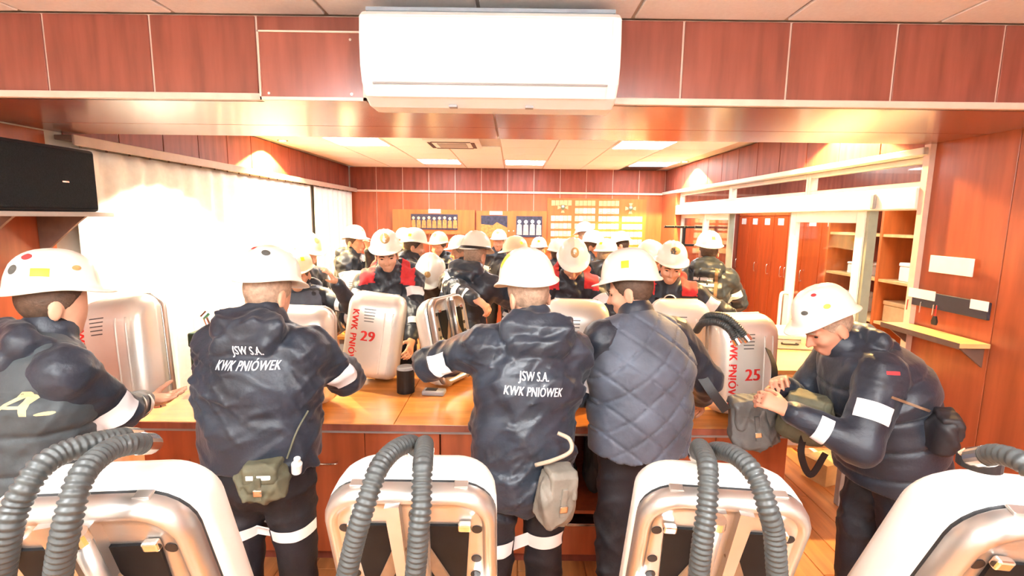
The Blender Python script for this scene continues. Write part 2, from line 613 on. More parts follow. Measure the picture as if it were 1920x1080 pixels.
# locker room shell
slab('wall_locker_side', (4.1, 2.9, 0), (4.2, YB + .1, ZC), WOOD, 'end wall of the locker room')
slab('wall_locker_front', (XR + .12, 2.85, 0), (4.2, 2.95, ZC), PAINT, 'front wall of the locker room')
slab('wall_locker_back', (XR, YB + .02, 0), (4.2, YB + .15, ZC), WOOD, 'back wall of the locker room')
for k, y in enumerate((3.8, 5.4, 7.0)):  # panels out of view, added to brighten the locker room
    ceiling_panel(3.1, y, PANEL_LOCKER, 'added unseen ceiling panel in the %s of the locker room' % ('near end', 'middle', 'far end')[k], 'added locker room ceiling panels')

# curtains and their rail on the left
rail = empty('curtain_rail', (XL, 2.9, 2.36))
tag(rail, 'brown double curtain rail along the left wall under the wood fascia', 'curtain rail')
MB().box((0, 0, 0.0), (0.10, YB - 2.92, 0.028), 0.004).build('track', ALU_D, rail)
MB().box((0.10, 0, -0.03), (0.115, YB - 2.92, 0.03), 0.004).build('valance', mat('rail_taupe', (0.42, 0.32, 0.26), 0.5, noise=0.05), rail)
for k in range(26):
    MB().cyl((0.06, 0.1 + 0.19 * k, -0.035), (0.06, 0.1 + 0.19 * k, 0.0), 0.006, n=6).build('hook', ALU_D, rail)


def curtain(y0, y1, label):
    n = int((y1 - y0) / 0.014)
    V, F = [], []
    zz = [0.03, 0.6, 1.2, 1.8, 2.2, 2.325]
    for z in zz:
        for i in range(n + 1):
            y = y0 + (y1 - y0) * i / n
            w = 0.011 * math.sin(y * 2 * math.pi / 0.19 + 0.6 * math.sin(y * 2.3)) + 0.003 * math.sin(y * 47 + z)
            V.append((XL + 0.055 + w, y, z))
    for a in range(len(zz) - 1):
        for i in range(n):
            p = a * (n + 1) + i
            F.append((p, p + 1, p + n + 2, p + n + 1))
    me = mesh_np('curtain', V, F)
    o = link('curtain', me, CURT, None, True)
    s = o.modifiers.new('thick', 'SOLIDIFY')
    s.thickness = 0.003
    tag(o, label, 'curtain', 'cream curtains on the left wall')


curtain(2.93, 6.38, 'long cream pleated curtain behind the men at the counter')
curtain(6.46, 7.98, 'short cream curtain next to the end wall')
st = MB().box((XL - 0.02, 6.36, 0), (XL + 0.02, 6.48, 2.36)).build('trim_4', mat('taupe_paint', (0.35, 0.30, 0.24), 0.7, noise=0.05))
struct(st, 'taupe strip between the two curtains')


# wall washing downlights
def downlight(x, y, label, cone=128, power=1.0, warm=(1.0, 0.62, 0.22)):
    t = empty('downlight', (x, y, ZC))
    tag(t, label, 'downlight', 'round ceiling downlights along the walls')
    V = []
    mb = MB()
    ring = []
    for r, z in ((0.055, 0.0), (0.055, -0.006), (0.04, -0.008), (0.036, 0.0)):
        ring.append([Vector((r * math.cos(2 * math.pi * i / 20), r * math.sin(2 * math.pi * i / 20), z)) for i in range(20)])
    mb.loft(ring, True, True).build('ring', CHROME, t)
    MB().cyl((0, 0, -0.008), (0, 0, -0.0125), 0.03, n=16).build('bulb', mat('bulb_warm', (1, 0.75, 0.4), 0.5, emit=25), t)
    ld = bpy.data.lights.new('downlight_beam', 'SPOT')
    ld.energy = SPOT_W * power
    ld.color = warm
    ld.spot_size = RAD(cone)
    ld.spot_blend = 0.12
    ld.shadow_soft_size = 0.025
    lo = bpy.data.objects.new('downlight_beam', ld)
    COL.objects.link(lo)
    lo.parent = t
    lo.location = (0, 0, -0.02)


for x, y, l, *k in ((XL + 0.19, 5.35, 'small round ceiling downlight washing the curtain near the middle', 130, 4.0), (XL + 0.75, 3.62, 'small round ceiling downlight hidden behind the beam at the curtain', 104, 1.0, (1.0, 0.88, 0.66)),
                (XR - 0.15, 6.78, 'small round ceiling downlight over the far end of the glazed partition', 130, 3.0),
                (XR - 0.19, 3.75, 'small round ceiling downlight over the near end of the glazed partition', 130, 1.8)):
    downlight(x, y, l, *k)
# ------------------------------------------------------------------ glazed partition on the right
def frame_rect(mb, x, y0, y1, z0, z1, w, d, wz=None):
    wz = wz or w
    mb.box((x - d, y0, z0), (x + d, y0 + w, z1), 0.003, 1)
    mb.box((x - d, y1 - w, z0), (x + d, y1, z1), 0.003, 1)
    mb.box((x - d, y0 + w, z0), (x + d, y1 - w, z0 + wz), 0.003, 1)
    mb.box((x - d, y0 + w, z1 - wz), (x + d, y1 - w, z1), 0.003, 1)


def glazed(name, x, y0, y1, z0, z1, w, d, material, label, wz=None):
    t = struct(empty(name, (0, 0, 0)), label)
    mb = MB()
    frame_rect(mb, x, y0, y1, z0, z1, w, d, wz)
    mb.build('window_frame', material, t)
    MB().box((x - 0.004, y0 + w - .005, z0 + (wz or w) - .005), (x + 0.004, y1 - w + .005, z1 - (wz or w) + .005)).build('pane', GLASS, t)
    return t


XG = XR + 0.06
glazed('window_1', XG, 3.0, 4.22, 2.165, 2.343, 0.035, 0.03, ALU, 'transom window over the open doorway nearest the camera')
glazed('window_2', XG, 4.22, 5.72, 2.165, 2.343, 0.035, 0.03, ALU, 'transom window in the middle of the glazed partition')
glazed('window_3', XG, 5.72, 7.42, 2.165, 2.343, 0.035, 0.03, ALU, 'transom window at the far end of the glazed partition')
hd = struct(MB().box((XR - 0.03, 3.0, 2.03), (XG + 0.06, 7.42, 2.165), 0.008).build('door_header', ALU_W), 'white sliding door header along the partition')
sn = MB()
sn.box((-0.02, -0.02, -0.05), (0.0, 0.02, 0.05), 0.008)
sn = sn.build('door_sensor', PLAST_G)
sn.location = atX(1640, 378, XR - 0.031)
tag(sn, 'small dark sensor on the white sliding door header', 'sensor')
d1 = glazed('door_1', XG - 0.02, 3.49, 4.42, 0.03, 2.03, 0.085, 0.02, ALU_W, 'white framed sliding glass door with a bow handle')
hb = MB()
hb.tube(spline([(XG - .04, 4.36, 1.32), (XG - .09, 4.36, 1.32), (XG - .10, 4.36, 1.27), (XG - .10, 4.36, 1.1), (XG - .10, 4.36, 0.98), (XG - .09, 4.36, 0.94), (XG - .04, 4.36, 0.94)], 5), 0.014, 10)
hb.build('door_handle', ALU_W, d1, True)
glazed('window_4', XG + 0.02, 5.70, 6.52, 0.03, 2.03, 0.07, 0.02, ALU_W, 'white framed glass panel beside the open doorway')
glazed('window_5', XG + 0.02, 6.52, 7.42, 0.03, 2.03, 0.05, 0.02, ALU, 'grey framed glass panel at the far end of the partition')
for k, y in enumerate((3.46, 4.42, 5.69)):
    MB().box((XG - 0.03, y, 0), (XG + 0.03, y + 0.03, 2.03)).build('post', mat('alu_olive', (0.30, 0.33, 0.26), 0.4, metal=0.3, noise=0.05), hd)
col = struct(MB().box((XR - 0.03, 7.42, 0), (XR + .12, YB + .02, 2.39), 0.004).build('column', WOOD_R), 'wood clad column at the far end of the partition')

# lockers behind the partition
LX = 3.62


def locker(y0, w, label):
    t = empty('locker', (LX, y0, 0))
    tag(t, label, 'locker', 'tall wooden lockers behind the partition')
    MB().box((0.02, 0, 0), (0.46, w, 2.28)).build('body', WOOD_LOCK, t)
    d = MB().box((0.0, 0.004, 0.08), (0.02, w - 0.004, 2.02), 0.002, 1).build('door', WOOD_LOCK, t)
    d2 = MB().box((0.0, 0.004, 2.03), (0.02, w - 0.004, 2.275), 0.002, 1).build('top_door', WOOD_OR, t)
    h = MB()
    yy = 0.05 if int(y0 * 10) % 2 else w - 0.05
    h.tube(spline([(0, yy, 1.22), (-0.03, yy, 1.22), (-0.03, yy, 1.34), (0, yy, 1.34)], 4), 0.006, 6)
    h.build('handle', CHROME, d, True)
    MB().box((-0.002, w * .3, 1.9), (0.0, w * .7, 1.99)).build('number_card', PAPER, d)
    MB().tube(spline([(0, yy, 2.1), (-0.02, yy, 2.1), (-0.02, yy, 2.16), (0, yy, 2.16)], 4), 0.005, 6).build('handle', CHROME, d2, True)


ords = ['nearest the open shelves', 'second from the open shelves', 'third from the open shelves', 'fourth from the open shelves', 'fifth from the open shelves', 'sixth from the open shelves', 'seventh from the open shelves']
for k in range(7):
    locker(5.5 + 0.36 * k, 0.355, 'tall orange wooden locker ' + ords[k])

# open shelving unit
su = empty('shelf_unit', (3.45, 3.9, 0))
tag(su, 'open brown shelving unit with tan shelves behind the doorway', 'shelves')
for y in (0, 0.76, 1.54):
    MB().box((0, y, 0), (0.45, y + 0.03, 2.2)).build('side_panel', WOOD_OR if y != 0 else WOOD, su)
MB().box((0.43, 0.03, 0), (0.45, 1.54, 2.2)).build('back_panel', WOOD_DK, su)
for z in (0.1, 0.55, 1.0, 1.4, 1.82, 2.17):
    for y0, y1 in ((.03, .76), (.79, 1.54)):
        MB().box((0.01, y0, z), (0.43, y1, z + 0.025)).build('shelf', WOOD_PALE, su)
for k, (y, z, c, w, h, lab) in enumerate(((4.9, 1.425, PAPER, .3, .12, 'white box on the upper shelf behind the doorway'), (5.1, 1.025, PLAST_W, .22, .2, 'white box on the middle shelf behind the doorway'),
                                     (4.2, 1.425, PLAST_W, .3, .17, 'rounded white case on the shelf nearest the doorway edge'), (4.3, 1.025, CARTON, .34, .2, 'brown carton on the lower shelf behind the doorway'),
                                     (4.8, 0.575, PAPER, .4, .26, 'large white carton on the low shelf behind the doorway'))):
    b = empty('storage_box', (3.52, y, z))
    tag(b, lab, 'box', 'boxes on the locker room shelves')
    MB().box((0, 0, 0), (0.3, w, h * .8), 0.01).build('body', c, b)
    MB().box((-.004, -.004, h * .8), (0.304, w + .004, h), 0.008).build('lid', c, b)
for k, y in enumerate((5.35, 3.2)):
    pass

# ------------------------------------------------------------------ right wall fittings
sg = MB().box((XR - 0.01, 2.60, 1.672), (XR - 0.002, 2.875, 1.768), 0.002, 1).build('wall_sign', PAPER)
tag(sg, 'plain white paper sign on the right wood wall', 'sign')
ks = empty('key_strip', (XR, 2.735, 1.51))
tag(ks, 'black key strip with white cards and hanging keys under the white sign', 'key rack')
MB().box((-0.018, -0.26, -0.045), (-0.002, 0.255, 0.045), 0.003).build('board', mat('strip_slate', (0.03, 0.03, 0.045), 0.5, noise=0.1), ks)
MB().box((-0.021, 0.06, 0.0), (-0.018, 0.25, 0.055)).build('card', PAPER, ks)
MB().box((-0.021, -0.26, 0.0), (-0.018, -0.16, 0.05)).build('card', PAPER, ks)
for y, c in ((0.235, RED), (0.14, CHROME), (0.05, CHROME), (0.03, RED)):
    k = MB().cyl((-0.03, y, -0.02), (-0.018, y, -0.02), 0.004, n=8).build('hook', CHROME, ks)
    MB().tube([(-0.03, y, -0.02), (-0.032, y, -0.08)], 0.003, 6).build('key_cord', c, k)
kf = MB().loft([[(-0.036, 0.03 + s * a, z) for s in (1,)] + [(-0.026, 0.03 + a, z), (-0.026, 0.03 - a, z), (-0.036, 0.03 - a, z)] for a, z in ((.008, -.08), (.018, -.11), (.014, -.13))])
kf.build('key_fob', BLACK, ks)
sh = empty('wall_shelf', (XR, 2.72, 1.335))
tag(sh, 'narrow pale wooden shelf under the key strip on the right wall', 'shelf')
MB().box((-0.16, -0.27, -0.012), (-0.002, 0.27, 0.012), 0.002, 1).build('board', WOOD_PALE, sh)
MB().box((-0.165, -0.27, -0.016), (-0.16, 0.27, 0.014)).build('edge_strip', ALU_D, sh)
for y in (-0.24, 0.24):
    MB().loft([[(-.002, y, -.012), (-.14, y, -.012), (-.002, y, -.12)], [(-.002, y + .012, -.012), (-.14, y + .012, -.012), (-.002, y + .012, -.12)]]).build('bracket', ALU_D, sh)

# ------------------------------------------------------------------ end wall: pictures, cards
def flat_box(name, p0, p1, y0, y1, material, parent=None, bev=0.0):
    return MB().box((min(p0.x, p1.x), y0, min(p0.z, p1.z)), (max(p0.x, p1.x), y1, max(p0.z, p1.z)), bev, 1).build(name, material, parent)


def photo_print(parent, p0, p1, y, nfig, style):
    """a framed team photograph: dark backing and a row of small figures, flat print"""
    flat_box('photo', p0, p1, y - 0.012, y, PHOTO_D, parent)
    x0, x1, z0, z1 = p0.x, p1.x, p1.z, p0.z
    w, h = x1 - x0, z1 - z0
    rnd = random.Random(nfig)
    yy = y - 0.0135
    if style == 'hill':
        mb = MB()
        pts = [(x0, yy, z0), (x1, yy, z0), (x1, yy, z0 + h * .45), (x0 + w * .72, yy, z0 + h * .62), (x0 + w * .6, yy, z0 + h * .7), (x0 + w * .45, yy, z0 + h * .55), (x0, yy, z0 + h * .6)]
        mb.loft([pts, [(a, b + .001, c) for a, b, c in pts]]).build('print', PHOTO_O, parent)
        return
    for k in range(nfig):
        cx = x0 + w * (k + .5) / nfig
        cz = z0 + h * (0.72 + 0.06 * rnd.random())
        s = w / nfig
        mb = MB()
        hs = min(s * .3, h * .1)
        mb.loft([[(cx + hs * math.cos(a), q, cz + hs * math.sin(a)) for a in [i * math.pi / 4 for i in range(8)]] for q in (yy, yy + .001)])
        mb.build('print', mat('print_face', (.7, .5, .35), .6, noise=.1) if style == 'row' else PAPER, parent)
        mb = MB()
        pts = [(cx - s * .42, yy, z0 + h * .1), (cx + s * .42, yy, z0 + h * .1), (cx + s * .36, yy, cz - hs * 1.6), (cx, yy, cz - hs), (cx - s * .36, yy, cz - hs * 1.6)]
        mb.loft([pts, [(a, b + .001, c) for a, b, c in pts]])
        mb.build('print', PHOTO_O if style == 'row' else mat('print_grey', (.42, .38, .36), .6, noise=.2), parent)


YW = YB - 0.0
cb = empty('picture_board', (0, 0, 0))
tag(cb, 'wide orange wooden board with one long dark team picture', 'picture board')
flat_box('board', atY(735, 392, 8), atY(890, 440, 8), YW - 0.06, YW, WOOD_OR, cb)
photo_print(cb, atY(770, 401, 8), atY(858, 431, 8), YW - 0.06, 9, 'row')
flat_box('title_card', atY(803, 392, 8), atY(826, 400, 8), YW - 0.075, YW - 0.06, PAPER, cb)
cb2 = empty('picture_board', (0, 0, 0))
tag(cb2, 'orange wooden cabinet front with two group photographs beside the card display', 'picture board')
flat_box('board', atY(893, 395, 8), atY(958, 475, 8), YW - 0.06, YW, WOOD_OR, cb2)
flat_box('board', atY(959, 395, 8), atY(1024, 475, 8), YW - 0.06, YW, WOOD_OR, cb2)
photo_print(cb2, atY(902, 404, 8), atY(951, 445, 8), YW - 0.06, 3, 'hill')
photo_print(cb2, atY(968, 405, 8), atY(1016, 445, 8), YW - 0.06, 4, 'grey')
flat_box('title_card', atY(918, 396, 8), atY(942, 403, 8), YW - 0.075, YW - 0.06, PAPER, cb2)
for px in (954, 963):
    p = atY(px, 433, 8)
    MB().cyl((p.x, YW - .06, p.z), (p.x, YW - .085, p.z), 0.012, n=10).build('knob', CHROME, cb2)

cd = empty('card_display', (0, 0, 0))
tag(cd, 'wall display of small cream name cards in four columns with two emblems', 'card display')
flat_box('board', atY(1027, 371, 8), atY(1210, 475, 8), YW - 0.012, YW, WOOD_OR, cd)
cm = {}
for nm, m_ in (('a', CARDM), ('b', CARDW), ('c', CARDK)):
    me = MB().box((-0.031, -0.006, -0.043), (0.031, 0.0, 0.043), 0.004, 1).mesh('card')
    me.materials.append(m_)
    cm[nm] = me
bar = MB().box((-0.022, -0.0065, -0.024), (0.022, -0.005, -0.018)).mesh('card_line')
bar.materials.append(STBR)
rr = random.Random(3)
for c, px in enumerate((1053, 1097.5, 1142, 1186)):
    for r in range(7):
        if (c == 0 and r == 1) or (c == 3 and r in (0, 1)):
            continue
        py = 380.5 + r * 14.4 + c * .55
        for k in range(5):
            p = atY(px - (r * .35) + (k - 2) * 7.7, py, 8.06)
            key = 'c' if r == 0 else ('b' if rr.random() < .35 else 'a')
            o = link('card', cm[key], None, cd)
            o.location = (p.x, YW - 0.012, p.z)
            if rr.random() < .6:
                q = link('card_line', bar, None, o)
for px, py in ((1055.5, 389), (1182.5, 391)):
    p = atY(px, py, 8.06)
    e = MB()
    for k in range(4):
        a = RAD(45 + 90 * k)
        b = a - RAD(45)
        pts = []
        for da, r in ((-.35, .09), (.35, .09)):
            pts.append((p.x + r * math.cos(b + da), YW - .02, p.z + r * math.sin(b + da)))
        pts.append((p.x, YW - .02, p.z))
        e.loft([pts, [(x, y + .006, z) for x, y, z in pts]])
    e = e.build('emblem', CARDK, cd)
    s = MB()
    pts = [(p.x - .035, YW - .03, p.z + .04), (p.x + .035, YW - .03, p.z + .04), (p.x + .035, YW - .03, p.z - .01), (p.x, YW - .03, p.z - .05), (p.x - .035, YW - .03, p.z - .01)]
    s.loft([pts, [(x, y + .012, z) for x, y, z in pts]]).build('shield', mat('shield_green', (.12, .14, .06), .5, noise=.2), e)
    MB().box((p.x - .02, YW - .033, p.z), (p.x + .02, YW - .029, p.z + .03), .003).build('crest', PAPER, e)

# coat rack at the far right
cr_ = empty('coat_rack', (2.12, 6.9, 0))
cr_.location = (atY(1283, 425, 6.7).x, 6.7, 0)
tag(cr_, 'black metal coat stand with two crossbars by the wooden column', 'coat rack')
MB().cyl((0, 0, 0.03), (0, 0, 1.87), 0.022, n=12).build('pole', BLACK, cr_)
MB().cyl((0, 0, 0.0), (0, 0, 0.03), 0.22, 0.2, n=24).build('base', BLACK, cr_)
for z, w in ((1.86, .27), (1.62, .15)):
    b = MB().box((-w, -.02, z - .015), (w, .02, z + .015), .006).build('crossbar', BLACK, cr_)
    for k in range(5 if w > .2 else 3):
        x = -w + 2 * w * k / (4 if w > .2 else 2)
        MB().tube(spline([(x, -.02, z), (x, -.05, z - .005), (x, -.06, z + .02)], 4), .008, 6).build('peg', BLACK, b, True)

# ------------------------------------------------------------------ wall air conditioner and duct box on the beam
ac = empty('air_conditioner', (0, 0, 0))
tag(ac, 'large white wall air conditioner mounted on the wood beam', 'air conditioner')
a0, a1 = atY(672, 30, 1.86), atY(1167, 30, 1.86)
xa, xb = a0.x, a1.x
zt, zb = 2.675, 2.365


def ac_ring(x, f):
    y0 = BY0 - 0.002
    prof = [(0, zt), (-.19, zt), (-.215, zt - .02), (-.222, zt - .10), (-.218, zt - .19), (-.20, zt - .245), (-.165, zt - .285), (-.10, zb), (0, zb)]
    cy, cz = -.11, (zt + zb) / 2
    return [Vector((x, y0 + cy + (a - cy) * f, cz + (b - cz) * f)) for a, b in prof]


w_ = xb - xa
MB().loft([ac_ring(xa + .012, .93), ac_ring(xa, .965), ac_ring(xa + .006, .99), ac_ring(xa + .03, 1.0), ac_ring(xb - .03, 1.0), ac_ring(xb - .006, .99), ac_ring(xb, .965), ac_ring(xb - .012, .93)]).build('body', PLAST_W, ac)
yf = BY0 - 0.002 - .222
fp = MB()
fp.loft([[Vector((x, BY0 - .002 + a, b)) for a, b in ((-.19, zt - .004), (-.224, zt - .03), (-.2265, zt - .12), (-.222, zt - .2), (-.205, zt - .243), (-.2, zt - .24), (-.21, zt - .12))] for x in (xa + .035, xb - .035)])
fp.build('front_panel', PLAST_W, ac)
lo_ = MB()
lo_.loft([[Vector((x, BY0 - .002 + a, b)) for a, b in ((-.2065, zt - .2455), (-.203, zt - .250), (-.190, zt - .250), (-.195, zt - .2455))] for x in (xa + .04, xb - .04)])
lo_.build('outlet_slot', PLAST_G, ac)
lv = MB()
lv.loft([[Vector((x, BY0 - .002 + a, b)) for a, b in ((-.203, zt - .253), (-.172, zt - .287), (-.168, zt - .283), (-.198, zt - .250))] for x in (xa + .045, xb - .045)])
lv.build('louver', PLAST_W, ac)
for fx in (.33, .64):
    MB().box((xa + w_ * fx, BY0 - .14, zb - .004), (xa + w_ * fx + .03, BY0 - .11, zb + .004)).build('clip', PLAST_G, ac)
MB().box((xa + .02, BY0 - .2, zt), (xb - .02, BY0 - .005, zt + .012)).build('intake_grille', mat('intake_blue', (.25, .3, .36), .5, noise=.1), ac)
db = empty('duct_box', (0, 0, 0))
tag(db, 'wooden duct cover box beside the white air conditioner', 'duct cover')
b0, b1 = atY(482, 57, 1.97), atY(688, 190, 1.97)
MB().box((b0.x, 1.97, b1.z), (b1.x, BY0, b0.z), 0.002, 1).build('body', WOOD, db)
fr = MB()
frame_rect_pts = ((b0.x, b1.x, b1.z, b1.z + .012), (b0.x, b1.x, b0.z - .006, b0.z), (b0.x, b0.x + .006, b1.z, b0.z), (b1.x - .012, b1.x, b1.z, b0.z))
for xx0, xx1, zz0, zz1 in frame_rect_pts:
    fr.box((xx0, 1.964, zz0), (xx1, 1.97, zz1))
fr.build('edge_strip', WOOD_JOINT, db)
for px, py in ((657, 75), (660, 177), (505, 175)):
    p = atY(px, py, 1.97)
    MB().cyl((p.x, 1.966, p.z), (p.x, 1.97, p.z), .005, n=10).build('screw', CHROME, db)

# loudspeaker / monitor box on a bracket at the left
sp = empty('loudspeaker', (-2.43, 2.55, 1.955))
tag(sp, 'black loudspeaker on a grey wall shelf above the left man', 'loudspeaker')
MB().box((-0.15, -0.32, 0.0), (0.09, 0.29, 0.335), 0.015).build('cabinet', BLACK, sp)
MB().box((0.088, -0.30, 0.015), (0.098, 0.275, 0.32), 0.006).build('grille', mat('grille_black', (.010, .013, .015), .8, noise=.3, nscale=150, bump=.4, bscale=300, spec=.2), sp)
MB().box((0.098, 0.06, 0.15), (0.101, 0.10, 0.158)).build('badge', CHROME, sp)
bs = empty('speaker_shelf', (-2.43, 2.55, 1.93))
tag(bs, 'grey metal bracket shelf carrying the black loudspeaker', 'shelf')
MB().box((-0.19, -0.36, 0.0), (0.13, 0.34, 0.024), 0.003).build('board', mat('shelf_grey', (.42, .37, .33), .5, noise=.06), bs)
for y in (-.2, .2):
    MB().loft([[(-.19, y, 0), (.08, y, 0), (.04, y, -.03), (-.19, y, -.22)], [(-.19, y + .015, 0), (.08, y + .015, 0), (.04, y + .015, -.03), (-.19, y + .015, -.22)]]).build('bracket', ALU_D, bs)

# ------------------------------------------------------------------ counters
CZ = 0.86
CX0, CX1, CY0, CY1 = -2.02, 1.53, 2.50, 3.42
wt = empty('worktop', (0, 0, CZ))
tag(wt, 'long glossy orange wooden counter top the men work at', 'worktop')
for x0, x1 in ((CX0, -0.62), (-0.617, 0.70), (0.703, CX1)):
    MB().box((x0, CY0, -0.036), (x1, CY1, 0), 0.003, 2).build('board', WOOD_TOP, wt)
MB().box((CX0, CY0 - 0.004, -0.037), (CX1, CY0, -0.002)).build('edge_strip', WOOD, wt)
MB().box((CX0 + .02, CY0 + .02, -0.06), (CX1 - .02, CY0 + .06, -0.037)).build('rail', PLAST_G, wt)


def base_unit(x0, x1, kind, label):
    t = empty('base_cabinet', (x0, CY0 + 0.05, 0))
    tag(t, label, 'cabinet', 'wooden base cabinets under the counter')
    w = x1 - x0
    zt_ = CZ - 0.062
    MB().box((0.003, 0.02, 0.08), (0.02, 0.8, zt_)).build('side_panel', WOOD_R, t)
    MB().box((w - .02, 0.02, 0.08), (w - .003, 0.8, zt_)).build('side_panel', WOOD_R, t)
    MB().box((0.02, 0.78, 0.08), (w - .02, 0.8, zt_)).build('back_panel', WOOD_DK, t)
    MB().box((0.003, 0.06, 0.0), (w - .003, 0.78, 0.08)).build('plinth', WOOD_DK, t)
    MB().box((0.003, 0.052, 0.07), (w - .003, 0.06, 0.082)).build('plinth_trim', CHROME, t)
    if kind == 'doors':
        for a, b in ((0.004, w / 2 - .002), (w / 2 + .002, w - .004)):
            d = MB().box((a, 0.0, 0.085), (b, 0.02, zt_ - .004), 0.002, 1).build('door', WOOD_R, t)
            hx = (a + b) / 2
            MB().tube(spline([(hx - .05, 0, .62), (hx - .05, -.025, .62), (hx + .05, -.025, .62), (hx + .05, 0, .62)], 4), .005, 6).build('handle', CHROME, d, True)
    else:
        MB().box((0.02, 0.05, 0.3), (w - .02, 0.78, 0.32)).build('shelf', WOOD_R, t)
        MB().box((0.02, 0.0, 0.082), (w - .02, 0.02, 0.26), 0.002, 1).build('drawer', WOOD_R, t)
        MB().box((0.02, -0.006, 0.26), (w - .02, 0.0, 0.272)).build('drawer_trim', CHROME, t)


base_unit(CX0 + .02, -1.2, 'doors', 'wooden base cabinet under the left end of the counter')
base_unit(-1.2, -0.38, 'doors', 'wooden base cabinet behind the pouch of the broad man')
base_unit(-0.38, 0.12, 'doors', 'narrow wooden base cabinet behind the reaching man')
base_unit(0.12, 0.72, 'open', 'open wooden base cabinet with dark bags between two men')
base_unit(0.72, CX1 - .02, 'doors', 'wooden base cabinet under the pack numbered 25')

# pale side table on the right in front of the partition
TZ = 0.98
sd = empty('side_table', (0, 0, 0))
tag(sd, 'pale high side table beside the glass door carrying the grey case', 'table')
MB().box((1.76, 3.16, TZ - .03), (2.36, 4.32, TZ), .003).build('tabletop', WOOD_PALE, sd)
for x, y in ((1.8, 3.22), (2.3, 3.22), (1.8, 4.26), (2.3, 4.26)):
    MB().box((x - .025, y - .025, 0), (x + .025, y + .025, TZ - .03), .003, 1).build('leg', PLAST_G, sd)
MB().box((1.8, 3.25, .40), (2.3, 4.24, .42)).build('shelf', WOOD_PALE, sd)
wb = empty('paper_box', (1.9, 3.24, .42))
tag(wb, 'white carton on the low shelf of the side table', 'box')
MB().box((0, 0, 0), (.36, .3, .1), .004, 1).build('body', PAPER, wb)
MB().box((-.004, -.004, .1), (.364, .304, .125), .004, 1).build('lid', PAPER, wb)
kc = atZ(1448, 632, TZ)
gc = empty('equipment_case', (1.93, 3.72, TZ), (0, 0, RAD(-8)))
tag(gc, 'flat grey metal case with clasps on the side table', 'case')
MB().box((0, 0, 0), (.38, .36, .075), .012).build('base', mat('case_olive', (.62, .6, .5), .45, noise=.06), gc)
MB().box((-.003, -.003, .079), (.383, .363, .12), .012).build('lid', mat('case_cream', (.78, .77, .68), .45, noise=.06), gc)
MB().box((.06, -.012, .055), (.10, 0, .1), .003).build('clasp', CHROME, gc)
MB().box((.27, -.012, .055), (.31, 0, .1), .003).build('clasp', CHROME, gc)
MB().tube(spline([(.14, 0, .05), (.14, -.03, .05), (.24, -.03, .05), (.24, 0, .05)], 4), .007, 6).build('handle', BLACK, gc, True)
fb = empty('carton', (2.34, 3.44, 0), (0, 0, RAD(20)))
tag(fb, 'small brown cardboard box on the floor under the side table', 'box')
MB().box((0, 0, 0), (.28, .2, .16), .003, 1).build('body', CARTON, fb)
for y0, y1 in ((0, .098), (.102, .2)):
    MB().box((0, y0, .16), (.28, y1, .166)).build('flap', CARTON, fb)

# dark green metal box on the left of the counter
gb = empty('green_box', (-1.99, 2.98, CZ))
tag(gb, 'dark green metal box on the left end of the counter', 'box')
MB().box((0, 0, 0), (.52, .36, .27), .01).build('body', GREEN, gb)
MB().box((-.006, -.006, .274), (.526, .366, .365), .012).build('lid', GREEN, gb)
MB().box((.03, -.014, .235), (.07, -.004, .30), .003).build('clasp', CHROME, gb)
ro = MB()
ro.cyl((-1.93, 3.1, CZ + .366), (-1.96, 3.1, CZ + .46), .016, n=12)
ro.cyl((-1.965, 3.085, CZ + .44), (-1.945, 3.11, CZ + .47), .022, n=12)
ro = ro.build('metal_rod', CHROME)
tag(ro, 'short bright metal rod standing on the green box', 'rod')

# small things on the counter
cu_ = empty('dark_canister', (-0.66, 3.0, CZ))
tag(cu_, 'dark cylindrical canister on the counter under the outstretched arm', 'canister')
MB().cyl((0, 0, 0), (0, 0, .15), .055, n=24).build('body', BLACK, cu_)
MB().cyl((0, 0, .15), (0, 0, .165), .057, .05, n=24).build('lid', PLAST_G, cu_)
gd = empty('grey_device', (-0.55, 2.93, CZ), (0, 0, RAD(-6)))
tag(gd, 'flat grey handheld device lying on the counter beside the canister', 'device')
MB().box((0, 0, 0), (.14, .08, .03), .01).build('body', PLAST_G, gd)
MB().box((.02, .015, .03), (.09, .065, .033), .002, 1).build('screen', BLACK, gd)

# desk in front of the camera that carries the four near packs
nd = empty('near_desk', (0, 0, 0))
tag(nd, 'low desk under the four packs nearest the camera', 'desk')
MB().box((-1.5, .62, .77), (1.7, 1.42, .80), .004).build('tabletop', WOOD_TOP, nd)
for x, y in ((-1.45, .67), (1.65, .67), (-1.45, 1.37), (1.65, 1.37)):
    MB().box((x - .03, y - .03, 0), (x + .03, y + .03, .77), .003, 1).build('leg', PLAST_G, nd)

# ------------------------------------------------------------------ projecting flat prints onto curved surfaces
def bvh_of(me):
    V = [v.co.copy() for v in me.vertices]
    return BVHTree.FromPolygons(V, [tuple(p.vertices) for p in me.polygons])


def project(me, O, ex, ey, n, bvh, off=0.003, reach=0.25):
    """moves every vertex (x, y) of me onto the surface met from O + x ex + y ey along -n"""
    O, ex, ey, n = Vector(O), Vector(ex).normalized(), Vector(ey).normalized(), Vector(n).normalized()
    last = 0.0
    for v in me.vertices:
        s = O + ex * v.co.x + ey * v.co.y + n * reach
        h = bvh.ray_cast(s, -n, reach * 2)
        if h[0] is not None:
            v.co = h[0] + n * off
            last = (h[0] - (s - n * reach)).dot(n)
        else:
            v.co = s - n * (reach - last - off)
    return me


